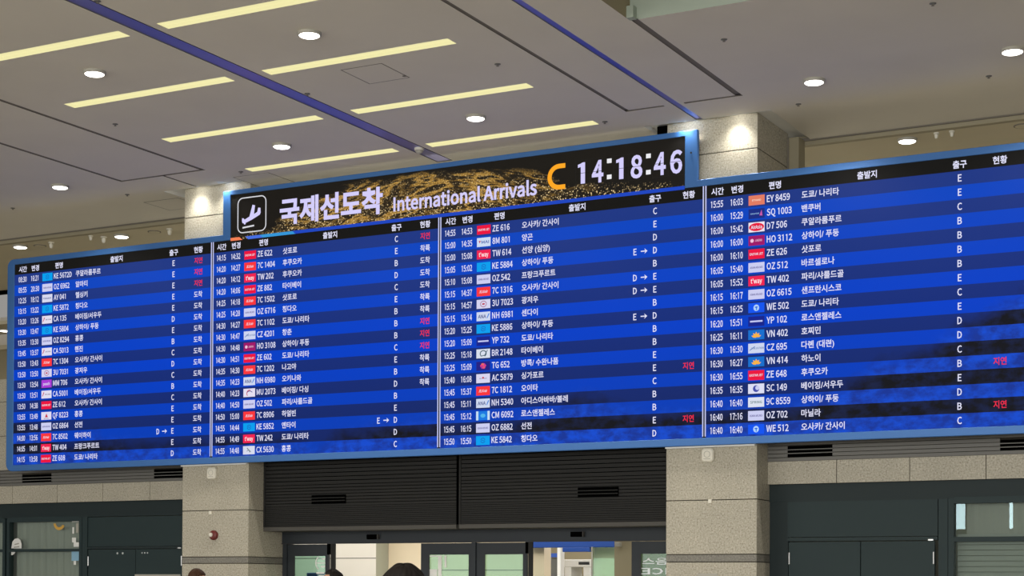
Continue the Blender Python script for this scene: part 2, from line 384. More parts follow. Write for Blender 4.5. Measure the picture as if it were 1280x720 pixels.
# lettering of the board: glyph outlines as flat triangles (advance, points, faces), capital height 733 units
GLYPHS_TEXT = r"""_ 220 |
0 544 94 652,273 752,451 652,514 362,451 69,273 -33,93 69,31 362,355 580,273 639,190 580,153 362,190 142,273 82,355 142,392 362|0 2 1,7 10 0,10 9 0,9 2 0,9 8 2,8 3 2,7 11 10,15 3 8,15 4 3,6 11 7,6 12 11,14 4 15,6 13 12,13 4 14,6 4 13,6 5 4
1 544 229 92,229 593,101 593,101 682,196 706,264 737,354 737,354 92,498 92,498 -18,68 -18,68 92|4 6 5,4 1 6,1 7 6,3 1 4,2 1 3,0 7 1,10 0 11,10 7 0,10 8 7,10 9 8
2 544 277 322,354 517,325 605,239 640,168 619,91 551,12 628,124 719,252 750,418 688,480 521,399 292,221 92,237 93,296 95,513 95,513 -18,25 -18,25 60|7 9 8,6 9 7,6 3 9,3 2 9,2 10 9,6 4 3,5 4 6,1 10 2,1 11 10,0 11 1,18 11 0,18 12 11,13 15 14,13 16 15,12 16 13,18 16 12,17 16 18
3 544 72 169,156 103,251 80,344 112,378 195,336 284,157 325,157 422,317 463,354 546,327 613,251 640,179 623,100 565,28 650,137 724,256 750,418 699,484 553,445 432,355 370,355 385,459 325,509 191,435 27,259 -31,111 1,3 83|15 17 16,14 17 15,14 11 17,11 10 17,10 18 17,13 12 14,12 11 14,9 18 10,9 19 18,8 19 9,7 19 8,7 21 19,21 20 19,6 21 7,6 22 21,6 5 22,5 23 22,4 23 5,3 23 4,3 24 23,27 1 0,2 24 3,27 2 1,26 2 27,26 24 2,26 25 24
4 544 2 180,2 262,309 737,436 737,436 288,532 288,532 180,436 180,436 -18,315 -18,315 180,317 556,319 603,345 603,322 559,292 505,146 288,315 288,315 490|1 3 2,1 12 3,12 13 3,13 4 3,1 11 12,14 4 13,15 18 14,18 4 14,1 15 11,15 18 11,1 16 15,17 4 18,1 17 16,1 4 17,1 5 4,1 6 5,0 6 1,10 6 0,9 7 10,7 6 10,9 8 7
5 544 68 166,151 103,246 81,342 121,382 232,346 338,250 377,196 367,132 332,66 374,91 737,475 737,475 624,203 624,188 462,213 473,277 481,442 422,511 233,434 38,258 -31,110 0,1 79|9 13 10,13 11 10,13 12 11,9 14 13,15 17 16,14 17 15,9 17 14,9 6 17,6 5 17,5 18 17,9 7 6,8 7 9,4 18 5,4 19 18,3 19 4,22 1 0,2 19 3,22 2 1,22 19 2,21 19 22,21 20 19
6 544 120 655,318 750,425 728,516 660,440 579,379 626,327 639,211 580,169 408,208 439,303 465,462 404,521 220,455 38,294 -33,108 64,36 343,367 115,398 221,370 323,286 360,224 343,161 283,203 129,295 78|0 2 1,0 3 2,0 6 3,6 5 3,5 4 3,16 7 0,7 6 0,16 8 7,9 11 10,8 11 9,16 11 8,16 20 11,20 19 11,19 12 11,16 21 20,15 22 16,22 21 16,18 12 19,15 23 22,17 12 18,17 13 12,15 24 23,24 13 17,15 13 24,14 13 15
7 544 30 624,30 737,516 737,516 660,351 351,303 -18,173 -18,230 355,368 624|0 2 1,0 3 2,0 8 3,8 4 3,7 4 8,6 4 7,6 5 4
8 544 71 311,159 386,159 374,93 440,60 548,123 693,277 748,435 690,492 541,458 429,396 360,396 370,478 301,518 171,450 26,275 -32,97 27,26 177,351 612,275 643,207 617,180 548,224 462,319 413,362 467,378 534,344 270,227 327,168 270,144 188,181 106,276 73,363 102,394 175|5 7 6,4 20 5,20 19 5,19 7 5,19 18 7,18 8 7,4 21 20,25 8 18,3 21 4,3 22 21,25 9 8,24 9 25,23 9 24,3 23 22,2 1 3,1 23 3,23 11 9,11 10 9,1 11 23,0 11 1,0 27 11,27 12 11,0 28 27,26 12 27,17 28 0,26 13 12,17 29 28,33 13 26,17 30 29,16 30 17,32 13 33,32 14 13,16 31 30,31 14 32,16 14 31,15 14 16
9 544 103 141,168 93,225 81,334 139,376 311,338 280,240 254,83 316,24 498,90 681,249 751,437 659,510 390,426 67,233 -32,122 -9,30 58,178 605,146 498,175 395,257 358,321 377,386 441,343 592,250 642|9 11 10,8 17 9,17 24 9,24 11 9,24 23 11,23 12 11,8 18 17,22 12 23,7 18 8,7 19 18,21 12 22,7 20 19,21 4 12,4 13 12,20 4 21,7 4 20,6 4 7,6 5 4,3 13 4,16 1 0,2 13 3,16 2 1,16 13 2,16 14 13,15 14 16
: 273 76 118,136 143,196 118,220 55,196 -8,136 -32,76 -8,52 55,76 514,136 539,196 514,220 451,196 388,136 363,76 388,52 451|8 10 9,15 10 8,15 11 10,15 12 11,14 12 15,14 13 12,0 2 1,7 2 0,7 3 2,6 3 7,6 4 3,6 5 4
A 596 361 737,617 -18,483 -18,414 202,178 202,108 -18,-21 -18,234 737,353 397,316 518,285 627,308 627,277 517,240 397,212 309,381 309|6 10 7,10 0 7,10 11 0,11 1 0,6 12 10,12 9 10,12 9 11,9 1 11,8 1 9,6 13 12,15 1 8,6 14 13,6 4 14,4 15 14,4 3 15,3 1 15,6 5 4,2 1 3
B 644 314 737,502 694,578 545,547 436,472 378,472 393,574 340,619 210,537 37,330 -18,81 -18,81 737,417 460,450 531,415 605,298 629,207 629,207 432,294 432,447 122,491 213,448 296,313 325,207 325,207 90,313 90|10 16 11,16 0 11,16 1 0,16 15 1,15 14 1,14 2 1,10 17 16,13 2 14,13 3 2,12 3 13,18 3 12,18 5 3,5 4 3,10 23 17,23 18 17,23 5 18,23 6 5,23 22 6,22 21 6,21 7 6,10 24 23,20 7 21,19 7 20,19 8 7,25 8 19,10 25 24,10 8 25,10 9 8
C 625 133 645,374 750,499 721,598 646,526 560,451 617,379 633,227 561,169 362,225 159,376 86,457 105,542 173,616 88,501 -3,368 -31,131 72,38 359|0 2 1,0 3 2,0 6 3,6 5 3,5 4 3,17 7 0,7 6 0,17 8 7,17 9 8,16 9 17,11 13 12,16 10 9,10 13 11,10 14 13,16 14 10,15 14 16
D 675 282 737,545 640,636 362,545 82,286 -18,81 -18,81 737,446 164,505 362,446 558,267 627,207 627,207 92,267 92|5 11 6,11 0 6,11 1 0,11 10 1,10 9 1,9 2 1,5 12 11,8 2 9,8 3 2,7 3 8,13 3 7,5 13 12,5 3 13,5 4 3
E 577 531 737,531 624,207 624,207 435,480 435,480 321,207 321,207 95,541 95,541 -18,81 -18,81 737|10 2 11,2 0 11,2 1 0,10 3 2,10 6 3,6 4 3,6 5 4,10 7 6,10 8 7,10 9 8
F 541 531 737,531 624,207 624,207 417,482 417,482 305,207 305,207 -18,81 -18,81 737|8 2 9,2 0 9,2 1 0,8 3 2,8 6 3,6 4 3,6 5 4,8 7 6
G 675 136 646,385 750,519 720,619 646,547 560,472 615,391 633,230 561,169 362,227 159,393 85,458 95,502 119,502 279,349 279,349 390,621 390,621 61,518 -6,379 -31,134 72,38 359|0 2 1,0 3 2,0 6 3,6 5 3,5 4 3,21 7 0,7 6 0,21 8 7,14 16 15,14 13 16,13 17 16,21 9 8,20 9 21,12 17 13,20 10 9,11 17 12,10 17 11,20 17 10,19 17 20,19 18 17
H 714 207 737,207 436,507 436,507 737,634 737,634 -18,507 -18,507 321,207 321,207 -18,81 -18,81 737|10 0 11,10 1 0,2 4 3,2 5 4,10 8 1,8 2 1,8 7 2,7 5 2,10 9 8,6 5 7
I 287 207 737,207 -18,81 -18,81 737|2 0 3,2 1 0
J 525 102 172,164 102,222 86,295 115,321 222,321 737,448 737,448 208,399 39,234 -32,106 0,7 103|4 6 5,4 7 6,3 7 4,3 8 7,11 1 0,2 8 3,10 1 11,10 2 1,10 8 2,10 9 8
K 633 207 737,207 376,183 376,484 737,633 737,391 444,661 -18,518 -18,310 343,207 221,207 -18,81 -18,81 737|11 0 12,11 2 0,2 1 0,2 4 3,2 5 4,2 8 5,8 6 5,11 9 2,9 8 2,7 6 8,11 10 9
L 532 207 737,207 95,522 95,522 -18,81 -18,81 737|4 0 5,4 1 0,4 2 1,4 3 2
M 796 220 737,362 340,388 266,410 202,388 202,410 265,434 340,576 737,715 737,715 -18,595 -18,595 398,599 505,605 592,633 592,580 440,440 55,354 55,214 440,160 592,188 592,195 505,198 398,198 -18,81 -18,81 737|24 19 25,19 0 25,19 20 0,20 1 0,6 13 7,13 8 7,13 14 8,14 9 8,24 22 19,22 18 19,21 1 20,6 12 13,15 11 14,11 9 14,6 15 12,15 11 12,22 18 21,18 1 21,6 16 15,17 1 18,10 9 11,24 23 22,17 2 1,5 16 6,17 4 2,4 3 2,4 16 5,17 16 4
N 709 201 737,470 274,542 136,517 136,510 229,506 345,506 737,628 737,628 -18,506 -18,239 445,167 584,193 584,198 492,202 378,202 -18,81 -18,81 737|16 11 17,11 0 17,11 12 0,12 1 0,5 7 6,5 8 7,16 13 11,13 10 11,13 1 12,16 14 13,10 1 13,9 1 10,16 15 14,4 8 5,9 3 1,3 2 1,3 8 4,9 8 3
O 727 128 646,364 751,599 646,689 362,600 75,364 -32,128 75,38 362,504 562,364 632,223 562,169 362,224 159,364 87,504 159,559 362|0 2 1,7 10 0,10 9 0,9 2 0,9 8 2,8 3 2,7 11 10,15 3 8,6 11 7,15 4 3,6 12 11,14 4 15,6 13 12,13 4 14,6 4 13,6 5 4
P 621 306 737,511 687,592 508,512 325,310 268,207 268,207 -18,81 -18,81 737,423 410,463 508,422 600,290 627,207 627,207 378,294 378|7 13 8,13 0 8,13 1 0,13 12 1,12 11 1,11 2 1,7 14 13,10 2 11,10 3 2,9 3 10,15 3 9,7 5 14,5 15 14,5 3 15,5 4 3,7 6 5
Q 727 504 562,364 632,223 562,169 362,224 156,364 83,504 156,559 362,114 93,38 362,128 646,364 751,599 646,689 362,616 97,445 -12,497 -64,595 -87,633 -84,682 -73,708 -176,646 -193,581 -199,406 -147,308 -23|10 12 11,9 2 10,2 1 10,1 12 10,1 0 12,0 13 12,9 3 2,7 13 0,7 14 13,8 3 9,8 4 3,6 14 7,8 5 4,5 14 6,5 15 14,24 5 8,24 15 5,24 16 15,23 16 24,23 17 16,18 20 19,17 20 18,23 20 17,22 20 23,22 21 20
R 623 426 427,465 517,427 601,308 627,207 627,207 395,307 395,207 287,207 -18,81 -18,81 737,326 737,517 689,594 519,545 371,437 308,626 -18,483 -18,308 287|9 4 10,4 11 10,4 12 11,4 3 12,3 2 12,2 13 12,9 5 4,1 13 2,1 14 13,0 14 1,6 14 0,9 7 5,7 6 5,7 14 6,7 15 14,7 18 15,18 16 15,9 8 7,17 16 18
S 584 98 180,199 108,298 85,397 114,430 184,401 251,321 296,218 341,114 408,61 542,132 692,306 750,433 724,544 647,474 561,390 617,308 634,222 609,193 548,225 483,300 444,403 399,514 325,561 190,489 32,299 -31,150 -1,21 90|10 12 11,10 13 12,9 17 10,17 16 10,16 13 10,16 15 13,15 14 13,9 18 17,9 19 18,8 19 9,8 20 19,8 21 20,7 21 8,7 22 21,6 22 7,6 23 22,5 23 6,4 23 5,4 24 23,3 24 4,27 1 0,2 24 3,27 2 1,26 2 27,26 24 2,26 25 24
T 587 12 624,12 737,575 737,575 624,357 624,357 -18,230 -18,230 624|0 2 1,0 3 2,7 3 0,6 4 7,4 3 7,6 5 4
U 707 78 737,204 737,204 297,250 129,354 86,460 129,507 297,507 737,630 737,630 293,552 42,354 -32,155 42,78 293|13 1 0,13 2 1,6 8 7,6 9 8,5 9 6,13 3 2,12 3 13,5 10 9,4 10 5,12 4 3,12 10 4,12 11 10
V 564 109 737,230 334,264 216,296 110,273 110,305 216,339 334,458 737,588 737,348 -18,217 -18,-24 737|10 0 11,10 1 0,6 8 7,6 9 8,10 2 1,5 9 6,10 4 2,4 3 2,4 9 5,10 9 4
W 861 133 737,212 331,233 214,252 112,227 112,248 215,275 332,377 737,488 737,592 332,618 215,640 112,616 112,633 214,653 331,733 737,856 737,701 -18,562 -18,450 429,432 512,418 579,443 579,428 512,410 429,299 -18,163 -18,3 737|26 0 27,26 1 0,6 8 7,6 21 8,21 22 8,22 9 8,14 16 15,14 17 16,6 23 21,23 20 21,23 20 22,20 9 22,19 9 20,6 24 23,18 9 19,6 25 24,5 25 6,18 10 9,26 2 1,13 17 14,18 12 10,12 11 10,4 3 5,3 25 5,26 3 2,12 17 13,26 25 3,18 17 12
X 562 0 737,141 737,244 544,271 494,296 447,278 447,299 493,324 543,425 737,562 737,356 367,577 -18,435 -18,323 186,294 241,267 293,285 293,260 242,232 186,124 -18,-14 -18,206 372|21 1 0,21 2 1,7 9 8,7 10 9,21 3 2,6 10 7,21 5 3,5 4 3,5 10 6,21 10 5,20 15 21,15 10 21,15 16 10,16 11 10,20 17 15,17 14 15,17 14 16,14 11 16,20 18 17,13 11 14,20 19 18,12 11 13
Y 521 -30 737,107 737,205 523,239 444,270 376,251 376,284 445,319 523,416 737,550 737,323 274,323 -18,197 -18,197 274|13 1 0,13 2 1,7 9 8,7 10 9,6 10 7,13 3 2,5 4 6,4 10 6,13 4 3,13 10 4,12 10 13,12 11 10
Z 591 396 624,65 624,65 737,558 737,558 659,194 95,563 95,563 -18,31 -18,31 60|1 3 2,1 4 3,1 0 4,0 5 4,9 5 0,9 6 5,9 7 6,8 7 9
a 552 124 287,363 350,347 418,272 453,193 437,108 391,56 484,165 540,291 565,445 500,491 330,491 -18,384 -18,376 46,395 46,314 -7,212 -31,88 13,38 140,366 254,208 213,164 142,185 94,239 78,303 94,366 139|7 9 8,6 9 7,6 3 9,3 2 9,2 10 9,5 4 6,4 3 6,1 10 2,0 10 1,0 19 10,19 11 10,18 20 0,20 19 0,25 11 19,18 21 20,18 22 21,17 22 18,24 14 25,14 11 25,17 23 22,23 14 24,17 13 23,13 14 23,17 15 13,15 12 13,15 11 14,16 15 17,12 11 15
c 500 113 486,305 565,404 544,488 488,421 400,361 441,313 452,205 401,162 266,204 131,310 81,369 94,439 140,498 48,399 -12,298 -31,108 47,32 266|0 2 1,0 3 2,0 6 3,6 5 3,5 4 3,17 7 0,7 6 0,17 8 7,16 8 17,16 9 8,11 13 12,16 10 9,10 13 11,16 13 10,16 14 13,15 14 16
e 543 110 484,289 566,461 491,520 298,519 267,514 227,165 227,206 123,318 77,381 87,457 125,505 33,408 -14,304 -31,111 47,32 266,374 419,291 455,204 418,165 327,400 327|0 2 1,0 17 2,17 16 2,16 3 2,15 18 0,18 17 0,20 3 16,15 19 18,15 20 19,15 3 20,15 4 3,15 5 4,14 6 15,6 5 15,14 7 6,9 11 10,14 8 7,8 11 9,14 11 8,13 11 14,13 12 11
h 595 198 798,198 566,196 495,248 536,354 565,491 505,534 339,534 -18,409 -18,409 324,387 421,324 449,261 431,198 378,198 -18,72 -18,72 798|15 0 16,15 1 0,15 2 1,3 5 4,2 5 3,2 11 5,11 10 5,10 6 5,15 13 2,13 12 2,12 11 2,9 6 10,15 14 13,9 7 6,8 7 9
i 270 79 758,135 779,192 758,214 702,192 645,135 623,79 645,57 702,198 550,198 -18,72 -18,72 550|10 8 11,10 9 8,0 2 1,0 3 2,7 3 0,7 4 3,6 4 7,5 4 6
j 270 78 758,135 779,192 758,214 702,192 645,135 623,78 645,56 702,-38 -134,2 -145,22 -147,62 -126,73 -59,73 550,198 550,198 -63,162 -203,37 -256,-13 -251,-65 -236|12 14 13,12 15 14,11 15 12,11 16 15,10 16 11,19 9 8,19 10 9,19 16 10,19 17 16,18 17 19,0 2 1,0 3 2,7 3 0,7 4 3,6 4 7,6 5 4
p 608 179 550,188 489,169 489,247 540,346 565,517 485,575 274,500 50,327 -32,244 -14,196 16,198 -44,198 -242,72 -242,72 550,415 404,320 452,262 436,198 389,198 128,256 92,307 82,404 131,444 274|3 5 4,13 2 14,2 0 14,2 1 0,2 5 3,13 18 2,18 17 2,17 16 2,16 5 2,16 15 5,15 6 5,23 6 15,13 19 18,23 7 6,22 7 23,21 7 22,13 10 19,10 20 19,10 21 20,10 7 21,10 8 7,13 11 10,9 8 10,13 12 11
r 380 180 550,189 453,166 453,231 531,323 564,360 561,403 546,379 435,338 446,316 447,256 423,198 337,198 -18,72 -18,72 550|3 5 4,3 6 5,13 0 14,13 2 0,2 1 0,3 7 6,2 9 3,9 8 3,8 7 3,13 11 2,11 10 2,10 9 2,13 12 11
s 459 70 145,154 91,231 75,298 96,317 139,286 189,208 225,97 281,41 395,96 517,243 565,342 545,435 490,370 406,303 446,246 458,183 439,166 400,193 357,268 323,384 266,442 145,386 19,231 -31,114 -9,5 55|9 11 10,9 12 11,8 16 9,16 15 9,15 12 9,15 14 12,14 13 12,8 17 16,8 18 17,7 18 8,7 19 18,7 20 19,6 20 7,6 21 20,5 21 6,4 21 5,4 22 21,25 1 0,3 22 4,2 22 3,25 2 1,25 22 2,24 22 25,24 23 22
t 370 88 442,9 442,9 544,94 549,104 700,213 700,213 550,358 550,358 442,213 442,213 164,228 100,280 78,304 82,351 98,378 -6,311 -24,254 -31,124 23,88 162|3 5 4,3 6 5,3 7 6,3 8 7,2 8 3,1 8 2,0 8 1,19 9 0,9 8 0,19 10 9,19 11 10,18 11 19,18 12 11,13 15 14,12 15 13,18 15 12,17 15 18,17 16 15
u 595 64 550,190 550,190 208,212 111,274 84,337 102,399 162,399 550,524 550,524 -18,415 -18,408 65,428 65,351 -3,245 -32,107 27,64 193|16 1 0,16 2 1,6 8 7,6 9 8,16 3 2,15 3 16,5 12 6,12 9 6,15 4 3,4 12 5,15 11 4,11 12 4,13 9 12,15 13 11,13 10 11,14 13 15,10 9 13
v 511 119 550,223 235,248 156,268 90,247 90,267 156,292 235,397 550,523 550,322 -18,192 -18,-13 550|10 0 11,10 1 0,6 8 7,6 9 8,10 2 1,5 9 6,4 3 5,3 9 5,10 3 2,10 9 3
w 786 132 550,215 229,230 153,243 94,219 94,233 154,251 229,338 550,453 550,540 229,559 154,574 94,550 94,563 154,580 229,661 550,784 550,630 -18,494 -18,414 283,395 358,381 422,405 422,390 358,371 281,292 -18,161 -18,3 550|26 0 27,26 1 0,6 8 7,6 21 8,21 22 8,22 9 8,14 16 15,14 17 16,6 23 21,23 20 21,23 20 22,20 9 22,19 9 20,6 24 23,18 9 19,6 25 24,18 10 9,5 25 6,13 17 14,26 2 1,18 12 10,12 11 10,4 3 5,3 25 5,12 17 13,26 3 2,26 25 3,18 17 12
y 511 41 -124,77 -135,92 -137,156 -109,198 -34,208 -2,-14 550,118 550,231 243,256 169,279 104,258 104,276 167,298 243,398 550,523 550,314 -52,237 -190,102 -248,62 -244,15 -231|5 7 6,5 8 7,13 15 14,13 16 15,5 9 8,12 16 13,5 11 9,11 10 9,11 16 12,5 16 11,4 16 5,3 16 4,3 17 16,2 17 3,20 1 0,20 2 1,20 17 2,20 18 17,19 18 20
k 541 196 798,196 270,174 270,399 550,546 550,352 316,564 -18,424 -18,276 226,196 134,196 -18,72 -18,72 798|11 0 12,11 2 0,2 1 0,2 4 3,2 5 4,2 8 5,8 6 5,11 9 2,9 8 2,7 6 8,11 10 9
m 908 180 550,189 473,168 473,242 536,340 565,448 534,491 471,563 534,665 565,800 505,842 340,842 -18,717 -18,717 324,696 421,635 449,581 432,520 378,520 -18,395 -18,395 324,373 421,313 449,259 432,198 378,198 -18,72 -18,72 550|7 9 8,3 5 4,26 0 27,26 2 0,2 1 0,2 5 3,2 6 5,6 9 7,6 15 9,15 14 9,14 10 9,26 24 2,24 23 2,23 22 2,22 6 2,22 15 6,22 16 15,21 16 22,21 17 16,20 17 21,13 10 14,26 25 24,20 18 17,13 11 10,19 18 20,12 11 13
n 598 180 550,189 473,168 473,247 536,354 565,491 505,534 339,534 -18,409 -18,409 324,387 421,324 449,261 431,198 378,198 -18,72 -18,72 550|3 5 4,15 0 16,15 2 0,2 1 0,2 5 3,2 11 5,11 10 5,10 6 5,15 13 2,13 12 2,12 11 2,9 6 10,15 14 13,9 7 6,8 7 9
' 273 70 774,201 774,198 655,180 456,92 456,72 655|5 1 0,5 2 1,5 3 2,4 3 5"""
